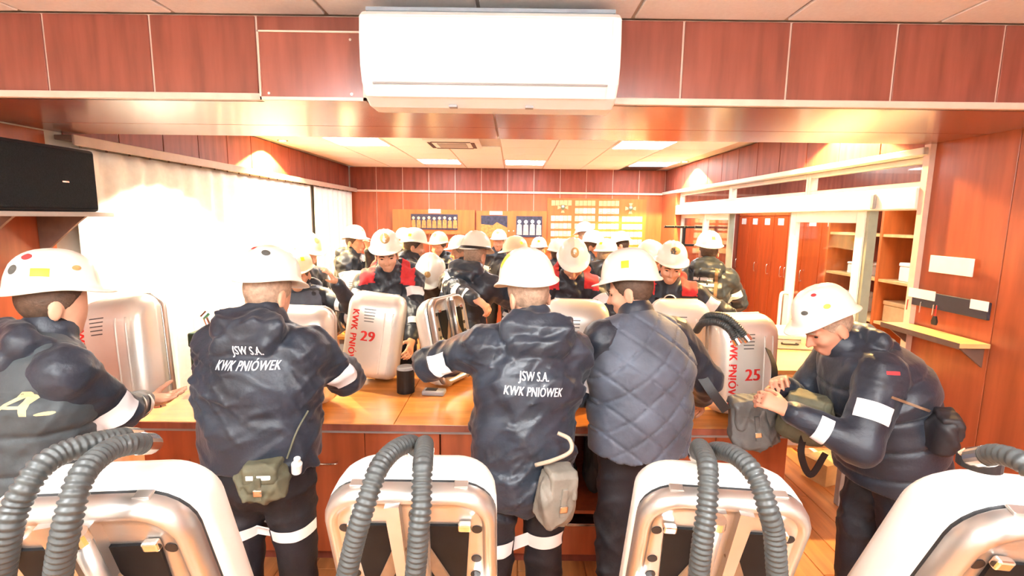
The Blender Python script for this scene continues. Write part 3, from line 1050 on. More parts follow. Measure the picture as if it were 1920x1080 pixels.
def dense(me, longest=0.02):
    bm = bmesh.new()
    bm.from_mesh(me)
    bmesh.ops.triangulate(bm, faces=bm.faces[:])
    for _ in range(2):
        es = [e for e in bm.edges if e.calc_length() > longest]
        if not es:
            break
        bmesh.ops.subdivide_edges(bm, edges=es, cuts=1)
        bmesh.ops.triangulate(bm, faces=bm.faces[:])
    bm.to_mesh(me)
    bm.free()
    return me


def grid_sheet(w, h, nu=8, nv=6, shape=None):
    V, F = [], []
    for j in range(nv + 1):
        for i in range(nu + 1):
            x, y = (i / nu - .5) * w, (j / nv - .5) * h
            if shape == 'oval':
                a, b = x / (w / 2), y / (h / 2)
                x, y = a * math.sqrt(max(0, 1 - b * b / 2)) * w / 2, b * math.sqrt(max(0, 1 - a * a / 2)) * h / 2
            V.append((x, y, 0))
    for j in range(nv):
        for i in range(nu):
            p = j * (nu + 1) + i
            F.append((p, p + 1, p + nu + 2, p + nu + 1))
    return mesh_np('sheet', V, F)


def sticker(name, bvh, O, ex, ey, n, w, h, material, parent, shape=None, off=0.0015, nu=8, nv=6):
    me = project(grid_sheet(w, h, nu, nv, shape), O, ex, ey, n, bvh, off)
    return link(name, me, material, parent, True)


# ------------------------------------------------------------------ breathing apparatus packs
PK_W, PK_H = 0.37, 0.56


def rrect(w, z0, z1, rt, rb, y, n=7):
    pts = []
    hw = w / 2
    for cx, cz, r, a0 in ((hw - rt, z1 - rt, rt, 0), (-hw + rt, z1 - rt, rt, 90), (-hw + rb, z0 + rb, rb, 180), (hw - rb, z0 + rb, rb, 270)):
        for k in range(n):
            a = RAD(a0 + 90 * k / (n - 1))
            pts.append(Vector((cx + r * math.cos(a), y, cz + r * math.sin(a))))
    return pts


def lid_mesh():
    L = [(0.004, 0, 0, 0), (-0.03, .002, .003, .001), (-.065, .006, .012, .005), (-.095, .014, .03, .012), (-.118, .03, .06, .024), (-.132, .055, .10, .042), (-.138, .085, .14, .07), (-.139, .12, .19, .11)]
    rings = []
    for y, s, t, b in L:
        rt = max(.02, .085 - s * .35)
        rings.append(rrect(PK_W - 2 * s, b, PK_H - t, rt, max(.02, .06 - s * .3), y, 9))
    mb = MB()
    mb.loft(rings, True, True)
    return mb.mesh('lid')


LID_ME = {}
for nm, m_ in (('cream', CREAM), ('metal', LIDM)):
    me = lid_mesh()
    me.materials.append(m_)
    me.polygons.foreach_set('use_smooth', np.ones(len(me.polygons), dtype=bool))
    LID_ME[nm] = me
LID_BVH = bvh_of(LID_ME['cream'])
_parts = {}


def shared(key, fn, material, smooth=False):
    if key not in _parts:
        me = fn().mesh(key)
        me.materials.append(material)
        if smooth:
            me.polygons.foreach_set('use_smooth', np.ones(len(me.polygons), dtype=bool))
        _parts[key] = me
    return _parts[key]


def rib_mesh(x):
    mb = MB()
    pts = []
    for k in range(13):
        z = .05 + (PK_H - .16) * k / 12
        h = LID_BVH.ray_cast(Vector((x, -.4, z)), Vector((0, 1, 0)))
        pts.append(h[0] + Vector((0, .001, 0)))
    mb.tube(pts, .0055, 6)
    return mb


def base_shell():
    mb = MB()
    mb.loft([rrect(PK_W - .006, .003, PK_H - .003, .084, .06, 0.0105), rrect(PK_W, 0, PK_H, .085, .06, .014), rrect(PK_W, 0, PK_H, .085, .06, .034), rrect(PK_W - .006, .003, PK_H - .003, .082, .057, .045),
             rrect(PK_W - .02, .01, PK_H - .01, .076, .052, .053), rrect(PK_W - .036, .018, PK_H - .018, .07, .046, .055), rrect(PK_W - .05, .025, PK_H - .025, .064, .04, .052),
             rrect(PK_W - .058, .029, PK_H - .029, .06, .038, .046), rrect(PK_W - .062, .031, PK_H - .031, .058, .037, .0445), rrect(PK_W - .09, .045, PK_H - .045, .05, .03, .044)], True, True)
    return mb


def hose(name, pts, r, parent, minv, pitch=0.0105, n=18):
    P = resample(spline(pts, 14), pitch / 4)
    rs = [r * (1.0 if k % 4 in (1, 2) else 0.84) for k in range(len(P))]
    V, F = tube_arrays(P, rs, n)
    me = bpy.data.meshes.new(name)
    me.from_pydata([tuple(v) for v in V], [], F)
    o = link(name, me, RUBBER, parent, True)
    o.matrix_parent_inverse = minv
    return o


def pack(M, label, number=None, lid='metal', back=False, vertical=True, slots=True, group='breathing apparatus packs', tube_x=0.0, nx=0.0, nz=.235):
    t = empty('apparatus_pack')
    t.matrix_world = M
    tag(t, label, 'breathing apparatus', group)
    ld = link('lid', LID_ME[lid], None, t)
    link('base_shell', shared('base_shell', base_shell, SILVER, True), None, t)
    link('seam', shared('seam', lambda: MB().loft([rrect(PK_W - .007, .0035, PK_H - .0035, .082, .057, .003), rrect(PK_W - .007, .0035, PK_H - .0035, .082, .057, .0115)]), BLACK), None, t)
    for x in (.065, .115):
        link('rib', shared('rib%g' % x, lambda: rib_mesh(x), LID_ME[lid].materials[0], True), None, ld)
    if slots:
        for k in range(5):
            key = 'slot%d' % k
            if key not in _parts:
                me = project(grid_sheet(.075 - .004 * k, .0055, 6, 1), (-.03, 0, PK_H - .10 - .019 * k), (1, 0, 0), (0, 0, 1), (0, -1, 0), LID_BVH, .001)
                me.materials.append(STGR)
                _parts[key] = me
            link('slot', _parts[key], None, ld)
    if number:
        me = dense(text_mesh('number', number, .092, .004, .95))
        project(me, (nx, 0, nz), (1, 0, 0), (0, 0, 1), (0, -1, 0), LID_BVH, .0012)
        link('number', me, RED, ld)
    if vertical:
        if 'vtext' not in _parts:
            me = dense(text_mesh('lettering', 'KWK PNIÓWEK', .058, .0025, .95))
            project(me, (-.118, 0, .245), (0, 0, -1), (1, 0, 0), (0, -1, 0), LID_BVH, .0012)
            me.materials.append(RED)
            _parts['vtext'] = me
        link('lettering', _parts['vtext'], None, ld)
    for x in (-.11, .11):
        link('latch', shared('latch%g' % x, lambda: MB().box((x - .02, -.006, -.012), (x + .02, .03, .004), .003), CHROME), None, t)
        link('latch', shared('tlatch%g' % x, lambda: MB().box((x - .015, .008, PK_H - .004), (x + .015, .028, PK_H + .002), .002), SILVER), None, t)
    if back:
        for s in (-1, 1):
            for k, z in enumerate((PK_H - .105, PK_H - .20, PK_H - .255)):
                link('hole', shared('hole%d%d' % (s, k), lambda: MB().cyl((s * (.143 - .003 * k), .043, z), (s * (.143 - .003 * k), .0458, z), .0115, n=16), BLACK), None, t)
            pad = shared('pad%d' % s, lambda: MB().loft([[Vector((s * x, y, z)) for x, z in ((.035, .47), (.128, .47), (.115, .28), (.035, .28))] for y in (.043, .050)]), mat('pad_black', (.006, .006, .007), .6, noise=.2, spec=.2))
            p = link('pad', pad, None, t)
            link('buckle', shared('buckle%d' % s, lambda: MB().box((s * .118 - .014, .045, .462), (s * .118 + .014, .060, .484), .004), CHROME), None, p)
            link('strap', shared('bstrap%d' % s, lambda: MB().loft([[Vector((s * x, y, z)) for x, z in ((.012, .40), (.03, .43), (.15, .13), (.13, .10))] for y in (.051, .056)]), STRAPB), None, t)
            link('connector', shared('conn%d' % s, lambda: MB().cyl((s * .135, .055, .22), (s * .150, .055, .28), .021, n=16).cyl((s * .126, .055, .13), (s * .135, .055, .22), .027, n=16), BLACK), None, t)
            link('coupling', shared('coup%d' % s, lambda: MB().cyl((s * .150, .055, .275), (s * .156, .055, .30), .024, n=16), CHROME), None, t)
            link('flange', shared('flange%d' % s, lambda: MB().loft([[Vector((s * x, y, z)) for x, z in ((.014, .545), (.045, .54), (.036, .25), (.014, .25))] for y in (.044, .066)]), SILVER), None, t)
        sp_ = link('spine_tube', shared('spine_tube%g' % tube_x, lambda: MB().cyl((tube_x, .08, .20), (tube_x, .08, .525), .0145, n=18), SILVER, True), None, t)
        link('cap', shared('spine_cap%g' % tube_x, lambda: MB().cyl((tube_x, .08, .525), (tube_x, .08, .545), .0175, .016, n=18), CHROME), None, sp_)
    return t


def rx(d):
    return Matrix.Rotation(RAD(d), 4, 'X')


def ry(d):
    return Matrix.Rotation(RAD(d), 4, 'Y')


def rz(d):
    return Matrix.Rotation(RAD(d), 4, 'Z')


def near_pack(top, tilt, yaw, roll, label, hoses, r=.03, tube_x=0.0, sc=1.0):
    R = rx(tilt) @ ry(roll) @ rz(180 + yaw) @ Matrix.Scale(sc, 4)
    off = R @ Vector((0, .02, PK_H))
    M = Matrix.Translation(top - off) @ R
    t = pack(M, label, None, 'cream', True, False, False, 'packs standing in front of the camera', tube_x)
    cs = [M @ Vector((x, y, 0)) for x in (-.14, .14) for y in (-.09, .04)]
    zb_ = min(c.z for c in cs) - .018
    if zb_ > .82:
        rb = MB().box((min(c.x for c in cs), min(c.y for c in cs), .80), (max(c.x for c in cs), max(c.y for c in cs), zb_), .004).build('rest_block', WOOD)
        tag(rb, 'wooden block under the ' + label.replace('cream-lidded ', ''), 'block', 'wooden blocks under the near packs')
    inv = M.inverted()
    for pts in hoses:
        h = hose('hose', pts, r, t, inv)
        a, b = Vector(pts[0]), Vector(pts[1])
        d = (a - b).normalized()
        c = MB().cyl(a - d * .01, a + d * .03, r * 1.05, n=18).cyl(a + d * .03, a + d * .05, r * .8, n=18).build('coupling', CHROME, h)
    return t


def A(px, py, y):
    return atY(px, py, y)


near_pack(A(767, 908, .98), 18, 0, 0, 'cream-lidded pack standing between the broad man and the reaching man',
          [[A(782, 842, 1.04), A(769, 832, .99), A(742, 842, .94), A(716, 868, .89), A(702, 897, .86), A(689, 935, .84), A(675, 978, .83), A(662, 1026, .83), A(651, 1075, .83), A(640, 1130, .84)],
           [A(797, 846, 1.04), A(796, 834, .98), A(793, 868, .89), A(791, 908, .86), A(790, 951, .84), A(785, 994, .83), A(783, 1032, .83), A(779, 1075, .83), A(775, 1130, .84)]], .0195, -.025)
near_pack(A(1366, 922, 1.0), 18, -4, 0, 'cream-lidded pack standing in front of the man in the quilted vest',
          [[A(1308, 848, 1.08), A(1313, 839, 1.02), A(1325, 865, .92), A(1328, 904, .88), A(1325, 956, .86), A(1319, 1002, .85), A(1312, 1059, .85), A(1306, 1130, .86)],
           [A(1330, 850, 1.08), A(1345, 845, 1.02), A(1375, 852, .95), A(1404, 875, .90), A(1425, 909, .87), A(1440, 956, .85), A(1451, 997, .85), A(1456, 1059, .85), A(1460, 1130, .86)]], .0195, .035)
near_pack(A(143, 934, .80), 18, 4, 0, 'cream-lidded pack standing beside the man at the left edge',
          [[A(235, 822, .88), A(222, 822, .86), A(167, 833, .81), A(111, 852, .77), A(75, 877, .74), A(50, 911, .72), A(31, 947, .71), A(17, 988, .70), A(6, 1044, .70), A(-4, 1120, .71)],
           [A(268, 832, .88), A(252, 832, .85), A(211, 841, .81), A(172, 869, .76), A(150, 899, .73), A(136, 941, .71), A(125, 988, .70), A(114, 1044, .70), A(104, 1120, .71)]], .0195, -.035)
near_pack(A(2042, 972, .74), 20, -3, 4, 'cream-lidded pack cut off by the right edge of the picture',
          [[A(1846, 856, .75), A(1872, 852, .72), A(1920, 869, .68), A(1965, 920, .65), A(1985, 1000, .64), A(1992, 1100, .64)]], .016)
# the round valve beside the last pack
vv = empty('valve_cap', A(1836, 868, .78) + Vector((0, 0, .006)))
tag(vv, 'round metal valve with a black rim on top of the last pack', 'valve')
MB().cyl((0, 0, -.012), (0, 0, .004), .03, n=24).build('rim', BLACK, vv)
MB().cyl((0, 0, .004), (0, 0, .014), .028, .02, n=24).build('cap', CHROME, vv)


def stand_pack(px, py_base, y, yaw, roll, tilt, label, number=None, lid='metal', vertical=True, z=CZ, back=False, sc=1.0, nx=0.0, nz=.235):
    p = atY(px, py_base, y)
    M = Matrix.Translation((p.x, y, z)) @ rz(yaw) @ ry(roll) @ rx(tilt) @ Matrix.Scale(sc, 4)
    return pack(M, label, number, lid, back, vertical, True, nx=nx, nz=nz), M


stand_pack(693, 700, 3.20, 6, 8, -4, 'silver pack numbered 29 standing on the counter in front of the man with red shoulders', '29', z=CZ + .035, nx=-.025, nz=.285)
t25, M25 = stand_pack(1378, 790, 2.74, 8, 0, -3, 'silver pack numbered 25 beside the man in the quilted vest', '25', 'metal', z=CZ + .014)
stand_pack(1072, 790, 2.86, 0, 1, -2, 'white pack on the counter between the reaching man and the quilted vest', '27', 'cream', z=CZ + .045, sc=1.03)
stand_pack(1268, 700, 3.22, 0, 0, -2, 'white pack on the counter in front of the man with the breathing mask', None, 'cream', False, z=CZ + .014)
stand_pack(575, 785, 2.80, -8, 0, -2, 'silver pack on the counter hidden behind the broad man', None, 'metal', True, z=CZ + .014)
# pack whose harness side is turned to the camera, held by the man bending over it
Mk = Matrix.Translation((-.36, 3.16, CZ + .03)) @ rz(-118) @ rx(12)
pack(Mk, 'silver pack turned on its side under the hand of the bending man', None, 'metal', True, False, False)
# pack held by the man on the left
pA = atY(258, 765, 2.36)
MA = Matrix.Translation((pA.x, 2.36, pA.z)) @ rz(-4) @ ry(-9) @ rx(-8)
pack(MA, 'large silver pack held upright by the man at the left edge', None, 'metal', False, True, True)
inv25 = M25.inverted()
for k, pts in enumerate(([A(1398, 632, 2.60), A(1382, 612, 2.62), A(1358, 594, 2.68), A(1330, 592, 2.76), A(1316, 604, 2.84)],
                         [A(1380, 638, 2.60), A(1368, 618, 2.62), A(1345, 604, 2.68), A(1318, 606, 2.76), A(1306, 620, 2.84)])):
    h = hose('hose', pts, .021, t25, inv25, .011, 14)
    a, b = Vector(pts[0]), Vector(pts[1])
    d = (a - b).normalized()
    MB().cyl(a - d * .01, a + d * .025, .024, n=14).build('coupling', CHROME, h)
# second table in the middle of the room with a pack on it
mt_ = empty('middle_table', (0, 0, 0))
tag(mt_, 'small orange table behind the man with red shoulders', 'table')
MB().box((-1.6, 4.42, CZ - .03), (-1.17, 4.86, CZ), .003).build('tabletop', WOOD_TOP, mt_)
for x, y in ((-1.56, 4.46), (-1.21, 4.46), (-1.56, 4.82), (-1.21, 4.82)):
    MB().box((x - .02, y - .02, 0), (x + .02, y + .02, CZ - .03), .003, 1).build('leg', PLAST_G, mt_)
stand_pack(678, 560, 4.66, -10, 0, -3, 'white pack with tubing behind the shoulder of the man with red shoulders', None, 'cream', False, z=CZ + .016)
# ------------------------------------------------------------------ distance-field modelling
def nrm(v):
    v = np.asarray(v, dtype=np.float64)
    return v / (np.linalg.norm(v) + 1e-12)


class Sdf:
    """list of rounded shapes blended into one continuous surface"""

    def __init__(self):
        self.p = []

    def cap(self, a, b, ra, rb=None, k=.02, op='+'):
        a, b = np.asarray(a, float), np.asarray(b, float)
        rb = ra if rb is None else rb
        m = max(ra, rb)
        self.p.append((('cap', a, b, ra, rb), np.minimum(a, b) - m, np.maximum(a, b) + m, k, op))
        return self

    def ecap(self, a, b, side, wa, da, wb=None, db=None, k=.03, ck=1.0, op='+'):
        a, b = np.asarray(a, float), np.asarray(b, float)
        wb, db = wb or wa, db or da
        m = max(wa, da, wb, db)
        self.p.append((('ecap', a, b, nrm(side), wa, da, wb, db, ck), np.minimum(a, b) - m, np.maximum(a, b) + m, k, op))
        return self

    def ell(self, c, rad, ax=None, k=.02, op='+'):
        c = np.asarray(c, float)
        ax = np.eye(3) if ax is None else np.asarray(ax, float)
        m = max(rad)
        self.p.append((('ell', c, rad, ax), c - m, c + m, k, op))
        return self

    def rbox(self, c, half, r, ax=None, k=.01, op='+'):
        c = np.asarray(c, float)
        ax = np.eye(3) if ax is None else np.asarray(ax, float)
        m = np.linalg.norm(half) + r
        self.p.append((('rbox', c, np.asarray(half, float), r, ax), c - m, c + m, k, op))
        return self

    def plane(self, p, n):
        """keeps what lies behind the plane (against n)"""
        self.p.append((('plane', np.asarray(p, float), nrm(n)), None, None, 0, 'clip'))
        return self

    @staticmethod
    def _d(sh, X, Y, Z):
        t = sh[0]
        if t == 'plane':
            _, p, n = sh
            return (X - p[0]) * n[0] + (Y - p[1]) * n[1] + (Z - p[2]) * n[2]
        if t == 'cap':
            _, a, b, ra, rb = sh
            ab = b - a
            L2 = max(float(ab @ ab), 1e-9)
            h = np.clip(((X - a[0]) * ab[0] + (Y - a[1]) * ab[1] + (Z - a[2]) * ab[2]) / L2, 0, 1)
            d = np.sqrt((X - a[0] - h * ab[0]) ** 2 + (Y - a[1] - h * ab[1]) ** 2 + (Z - a[2] - h * ab[2]) ** 2)
            return d - (ra + (rb - ra) * h)
        if t == 'ecap':
            _, a, b, side, wa, da, wb, db, ck = sh
            ab = b - a
            L = np.linalg.norm(ab)
            w = ab / L
            s = nrm(side - w * (side @ w))
            dp = np.cross(w, s)
            x, y, z = X - a[0], Y - a[1], Z - a[2]
            al = x * w[0] + y * w[1] + z * w[2]
            h = np.clip(al / L, 0, 1)
            e = al - h * L
            xs = x * s[0] + y * s[1] + z * s[2]
            xd = x * dp[0] + y * dp[1] + z * dp[2]
            rw, rd = wa + (wb - wa) * h, da + (db - da) * h
            mn = np.minimum(rw, rd)
            q = np.sqrt((xs / rw) ** 2 + (xd / rd) ** 2 + (e / (mn * ck)) ** 2)
            return (q - 1) * mn
        if t == 'ell':
            _, c, r, ax = sh
            x, y, z = X - c[0], Y - c[1], Z - c[2]
            q = np.sqrt(sum(((x * ax[i][0] + y * ax[i][1] + z * ax[i][2]) / r[i]) ** 2 for i in range(3)))
            return (q - 1) * min(r)
        if t == 'rbox':
            _, c, hf, r, ax = sh
            x, y, z = X - c[0], Y - c[1], Z - c[2]
            q = [np.abs(x * ax[i][0] + y * ax[i][1] + z * ax[i][2]) - hf[i] for i in range(3)]
            o = np.sqrt(sum(np.maximum(v, 0) ** 2 for v in q))
            return o + np.minimum(np.maximum(np.maximum(q[0], q[1]), q[2]), 0) - r

    def arrays(self, res, disp=None):
        add = [p for p in self.p if p[4] == '+']
        lo = np.min([p[1] for p in add], axis=0) - 3 * res
        hi = np.max([p[2] for p in add], axis=0) + 3 * res
        n = np.ceil((hi - lo) / res).astype(int) + 1
        ax = [(lo[i] + res * np.arange(n[i])).astype(np.float32) for i in range(3)]
        D = np.full(n, 0.3, dtype=np.float32)
        for sh, l, h, k, op in self.p:
            if l is None:
                sl = tuple(slice(0, n[i]) for i in range(3))
            else:
                m = k + 2.5 * res
                i0 = np.clip(np.floor((l - m - lo) / res).astype(int), 0, n)
                i1 = np.clip(np.ceil((h + m - lo) / res).astype(int) + 1, 0, n)
                sl = tuple(slice(i0[i], i1[i]) for i in range(3))
            X, Y, Z = ax[0][sl[0]][:, None, None], ax[1][sl[1]][None, :, None], ax[2][sl[2]][None, None, :]
            d = self._d(sh, X, Y, Z).astype(np.float32)
            o = D[sl]
            if op == '+':
                hh = np.maximum(k - np.abs(o - d), 0) / max(k, 1e-6)
                D[sl] = np.minimum(o, d) - hh * hh * k * .25
            elif op == '-':
                hh = np.maximum(k - np.abs(o + d), 0) / max(k, 1e-6)
                D[sl] = np.maximum(o, -d) + hh * hh * k * .25
            else:
                D[sl] = np.maximum(o, d)
        if disp is not None:
            idx = np.nonzero(np.abs(D) < .035)
            P = np.stack([ax[i][idx[i]] for i in range(3)], axis=1)
            D[idx] += disp(P).astype(np.float32)
        return self.nets(D, lo, res)

    @staticmethod
    def nets(D, lo, res):
        S = D < 0
        n = np.array(D.shape)
        c = np.zeros(n - 1, dtype=np.int8)
        for i in (0, 1):
            for j in (0, 1):
                for k in (0, 1):
                    c += S[i:n[0] - 1 + i, j:n[1] - 1 + j, k:n[2] - 1 + k]
        act = np.nonzero((c > 0) & (c < 8))
        N = len(act[0])
        ids = np.full(n - 1, -1, dtype=np.int32)
        ids[act] = np.arange(N)
        cor = {}
        for i in (0, 1):
            for j in (0, 1):
                for k in (0, 1):
                    cor[i, j, k] = D[act[0] + i, act[1] + j, act[2] + k]
        acc = np.zeros((N, 3), dtype=np.float32)
        cnt = np.zeros(N, dtype=np.float32)
        for a in cor:
            for axis in range(3):
                if a[axis] == 0:
                    b = list(a)
                    b[axis] = 1
                    va, vb = cor[a], cor[tuple(b)]
                    m = (va < 0) != (vb < 0)
                    t = va / np.where(np.abs(va - vb) < 1e-9, 1e-9, va - vb)
                    for q in range(3):
                        acc[:, q] += np.where(m, (t if q == axis else a[q]), 0)
                    cnt += m
        V = (np.stack(act, axis=1) + acc / cnt[:, None]) * res + lo
        F = []
        for axis in range(3):
            u, v = (axis + 1) % 3, (axis + 2) % 3
            s0 = [slice(None)] * 3
            s1 = [slice(None)] * 3
            s0[axis], s1[axis] = slice(0, -1), slice(1, None)
            A_, B_ = S[tuple(s0)], S[tuple(s1)]
            e = np.array(np.nonzero(A_ != B_)).T
            ok = (e[:, u] > 0) & (e[:, v] > 0) & (e[:, u] < n[u] - 1) & (e[:, v] < n[v] - 1)
            e = e[ok]
            flip = A_[e[:, 0], e[:, 1], e[:, 2]]

            def cell(du, dv):
                q = e.copy()
                q[:, u] -= du
                q[:, v] -= dv
                return ids[q[:, 0], q[:, 1], q[:, 2]]
            f = np.stack([cell(1, 1), cell(0, 1), cell(0, 0), cell(1, 0)], axis=1)
            f[~flip] = f[~flip][:, ::-1]
            F.append(f)
        F = np.concatenate(F)
        F = F[(F >= 0).all(axis=1)]
        return V, F

    def obj(self, name, res, material, parent=None, disp=None):
        V, F = self.arrays(res, disp)
        return link(name, mesh_np(name, V, F), material, parent, True)


def folds(seed, amp, scale=1.0):
    """cloth folds: narrow ridges along warped sheets that come and go"""
    rs = np.random.RandomState(seed)
    ks = []
    for i in range(6):
        d = nrm(rs.normal(size=3) * np.array([1.0, .8, 1.0]))
        ks.append((d / (rs.uniform(.10, .17) * scale), rs.uniform(0, 1), nrm(rs.normal(size=3)) * rs.uniform(9, 17) / scale, rs.uniform(0, 6),
                   nrm(rs.normal(size=3)) * rs.uniform(7, 14) / scale, rs.uniform(0, 6), rs.uniform(.5, 1)))

    def f(P):
        s = 0
        for k, ph, k2, ph2, k3, ph3, w in ks:
            t = (P @ k + ph + .35 * np.sin(P @ k2 + ph2)) % 1.0
            r = np.clip(1 - np.abs(t - .5) / .23, 0, 1)
            s = s + w * r * r * (3 - 2 * r) * np.clip(np.sin(P @ k3 + ph3) * 1.4 + .1, 0, 1)
        return -(s - .35) * amp
    return f


# ------------------------------------------------------------------ people
def hbasis(yaw, pitch, roll):
    f = np.array([-math.sin(yaw), math.cos(yaw), 0.0])
    u = np.array([0, 0, 1.0])
    f2 = f * math.cos(pitch) - u * math.sin(pitch)
    u2 = u * math.cos(pitch) + f * math.sin(pitch)
    r = np.cross(f2, u2)
    r3 = r * math.cos(roll) - u2 * math.sin(roll)
    u3 = u2 * math.cos(roll) + r * math.sin(roll)
    return r3, f2, u3


HELM_CACHE = {}


def helmet_mesh():
    """miner's hard hat: ridged dome, drip edge all round, peak in front; x right, y front, z up, rim at z = 0"""
    NT, V, F = 56, [], []

    def pt(th, r_add, z, frac, crown=0.0):
        c, s = math.cos(th), math.sin(th)
        ay = .136 if c > 0 else .132
        ax = .109
        rr = 1 / math.sqrt((s / ax) ** 2 + (c / ay) ** 2)
        peak = .030 * max(0, c) ** 3 * r_add / .016 if r_add > 0 else 0
        r = rr * frac + r_add + peak
        return [r * s, r * c, z]

    def zr(th):
        return -.012 * math.cos(2 * th) - .004 * math.cos(th)
    rows = []
    rows.append([pt(2 * math.pi * i / NT, -.006, zr(2 * math.pi * i / NT) + .004, .96) for i in range(NT)])          # inner rim
    rows.append([pt(2 * math.pi * i / NT, .014, zr(2 * math.pi * i / NT) - .008, 1.0) for i in range(NT)])
    rows.append([pt(2 * math.pi * i / NT, .0175, zr(2 * math.pi * i / NT) - .006, 1.0) for i in range(NT)])
    rows.append([pt(2 * math.pi * i / NT, .016, zr(2 * math.pi * i / NT) - .001, 1.0) for i in range(NT)])
    rows.append([pt(2 * math.pi * i / NT, .004, zr(2 * math.pi * i / NT) + .008, 1.0) for i in range(NT)])
    for k in range(0, 11):
        ph = RAD(5 + 80 * k / 10)
        fr = math.cos(ph) ** .78
        z = .012 + .128 * math.sin(ph) ** 1.05
        row = []
        for i in range(NT):
            th = 2 * math.pi * i / NT
            p = pt(th, 0, z + zr(th) * max(0, 1 - k / 4), fr)
            x = p[0]
            if p[2] > .05:      # crown ridges running front to back
                rg = max(0, 1 - abs(abs(x) - .03) / .012) * .004 + max(0, 1 - abs(x) / .012) * .005
                p[2] += rg * min(1, (p[2] - .05) / .03)
            row.append(p)
        rows.append(row)
    for r in rows:
        V += r
    for a in range(len(rows) - 1):
        for i in range(NT):
            j = (i + 1) % NT
            F.append((a * NT + i, a * NT + j, (a + 1) * NT + j, (a + 1) * NT + i))
    n0 = len(V)
    V.append([0, 0, .012 + .128 + .006])
    for i in range(NT):
        F.append(((len(rows) - 1) * NT + i, (len(rows) - 1) * NT + (i + 1) % NT, n0))
    # inside shell
    n1 = len(V)
    inner = []
    for k in range(7):
        ph = RAD(85 * k / 6)
        inner += [pt(2 * math.pi * i / NT, -.006, .004 + .122 * math.sin(ph) + zr(2 * math.pi * i / NT) * (1 - k / 6), .96 * math.cos(ph) ** .8) for i in range(NT)]
    V += inner
    for a in range(6):
        for i in range(NT):
            j = (i + 1) % NT
            F.append((n1 + a * NT + i, n1 + (a + 1) * NT + i, n1 + (a + 1) * NT + j, n1 + a * NT + j))
    me = bpy.data.meshes.new('helmet')
    me.from_pydata(V, [], F)
    me.update()
    bm = bmesh.new()
    bm.from_mesh(me)
    bmesh.ops.remove_doubles(bm, verts=bm.verts[:], dist=1e-5)
    bmesh.ops.recalc_face_normals(bm, faces=bm.faces[:])
    bm.to_mesh(me)
    bm.free()
    me.polygons.foreach_set('use_smooth', np.ones(len(me.polygons), dtype=bool))
    return me


for nm, m_ in (('white', HELM), ('ivory', HELMY)):
    me = helmet_mesh()
    me.materials.append(m_)
    HELM_CACHE[nm] = me
HELM_BVH = bvh_of(HELM_CACHE['white'])


def helmet_sticker(h, az, elv, w, hgt, material, shape=None, name='sticker', roll=0):
    """az 0 = front, 90 = right side; elv in degrees above the rim"""
    a, e = RAD(az), RAD(elv)
    n = Vector((math.sin(a) * math.cos(e), math.cos(a) * math.cos(e), math.sin(e)))
    ex = Vector((math.cos(a), -math.sin(a), 0))
    ey = n.cross(ex) * -1
    if ey.z < 0:
        ey = -ey
    c, s = math.cos(RAD(roll)), math.sin(RAD(roll))
    ex, ey = ex * c + ey * s, ey * c - ex * s
    me = project(grid_sheet(w, hgt, 6, 6, shape), Vector((0, 0, .03)), ex, ey, n, HELM_BVH, .0012, .3)
    return link(name, me, material, h, True)


def ik(S, T, l1, l2, pole):
    S, T = np.asarray(S, float), np.asarray(T, float)
    d = T - S
    L = np.linalg.norm(d)
    mx = (l1 + l2) * .995
    if L > mx:
        T = S + d / L * mx
        d, L = T - S, mx
    w = d / L
    a = (l1 * l1 - l2 * l2 + L * L) / (2 * L)
    h = math.sqrt(max(l1 * l1 - a * a, 1e-6))
    p = np.asarray(pole, float)
    p = nrm(p - w * (p @ w))
    return S + w * a + p * h, T


def add_hand(sd, W, fd, side, pn, curl, s, thumb_out=.5):
    """palm, four jointed fingers of different length and a thumb leaving the side of the palm. side: direction of the thumb"""
    fd, pn = nrm(fd), nrm(np.asarray(pn) - nrm(fd) * (np.asarray(pn) @ nrm(fd)))
    sv = nrm(np.cross(fd, pn))
    if sv @ np.asarray(side) < 0:
        sv = -sv
    K = W + fd * .088 * s
    sd.ecap(W, K, sv, .030 * s, .017 * s, .040 * s, .014 * s, k=.012)
    sd.cap(W - fd * .03 * s, W + fd * .01 * s, .026 * s, .026 * s, k=.015)
    for i, (o, ln) in enumerate(((.031, .078), (.0105, .088), (-.0105, .082), (-.031, .064))):
        b = K + sv * o * s - fd * .004 * s
        d = nrm(fd + sv * o * 1.2)
        L = ln * s
        ang = 0.0
        p = b
        for j, (fr, rr) in enumerate(((.46, .0094), (.31, .0086), (.23, .0078))):
            ang += curl * (.75, 1.0, .7)[j]
            dd = nrm(d * math.cos(ang) + pn * math.sin(ang))
            q = p + dd * L * fr
            sd.cap(p, q, rr * s, rr * s * .95, k=.004)
            p = q
    b = W + fd * .028 * s + sv * .026 * s
    d1 = nrm(fd * .6 + sv * .75 * (.4 + thumb_out) + pn * .45)
    q = b + d1 * .042 * s
    sd.cap(b, q, .0135 * s, .0108 * s, k=.012)
    d2 = nrm(fd * .85 + sv * .25 + pn * .45)
    q2 = q + d2 * .032 * s
    sd.cap(q, q2, .0105 * s, .0095 * s, k=.004)
    sd.cap(q2, q2 + nrm(fd * .9 + pn * .5) * .022 * s, .0093 * s, .0082 * s, k=.004)


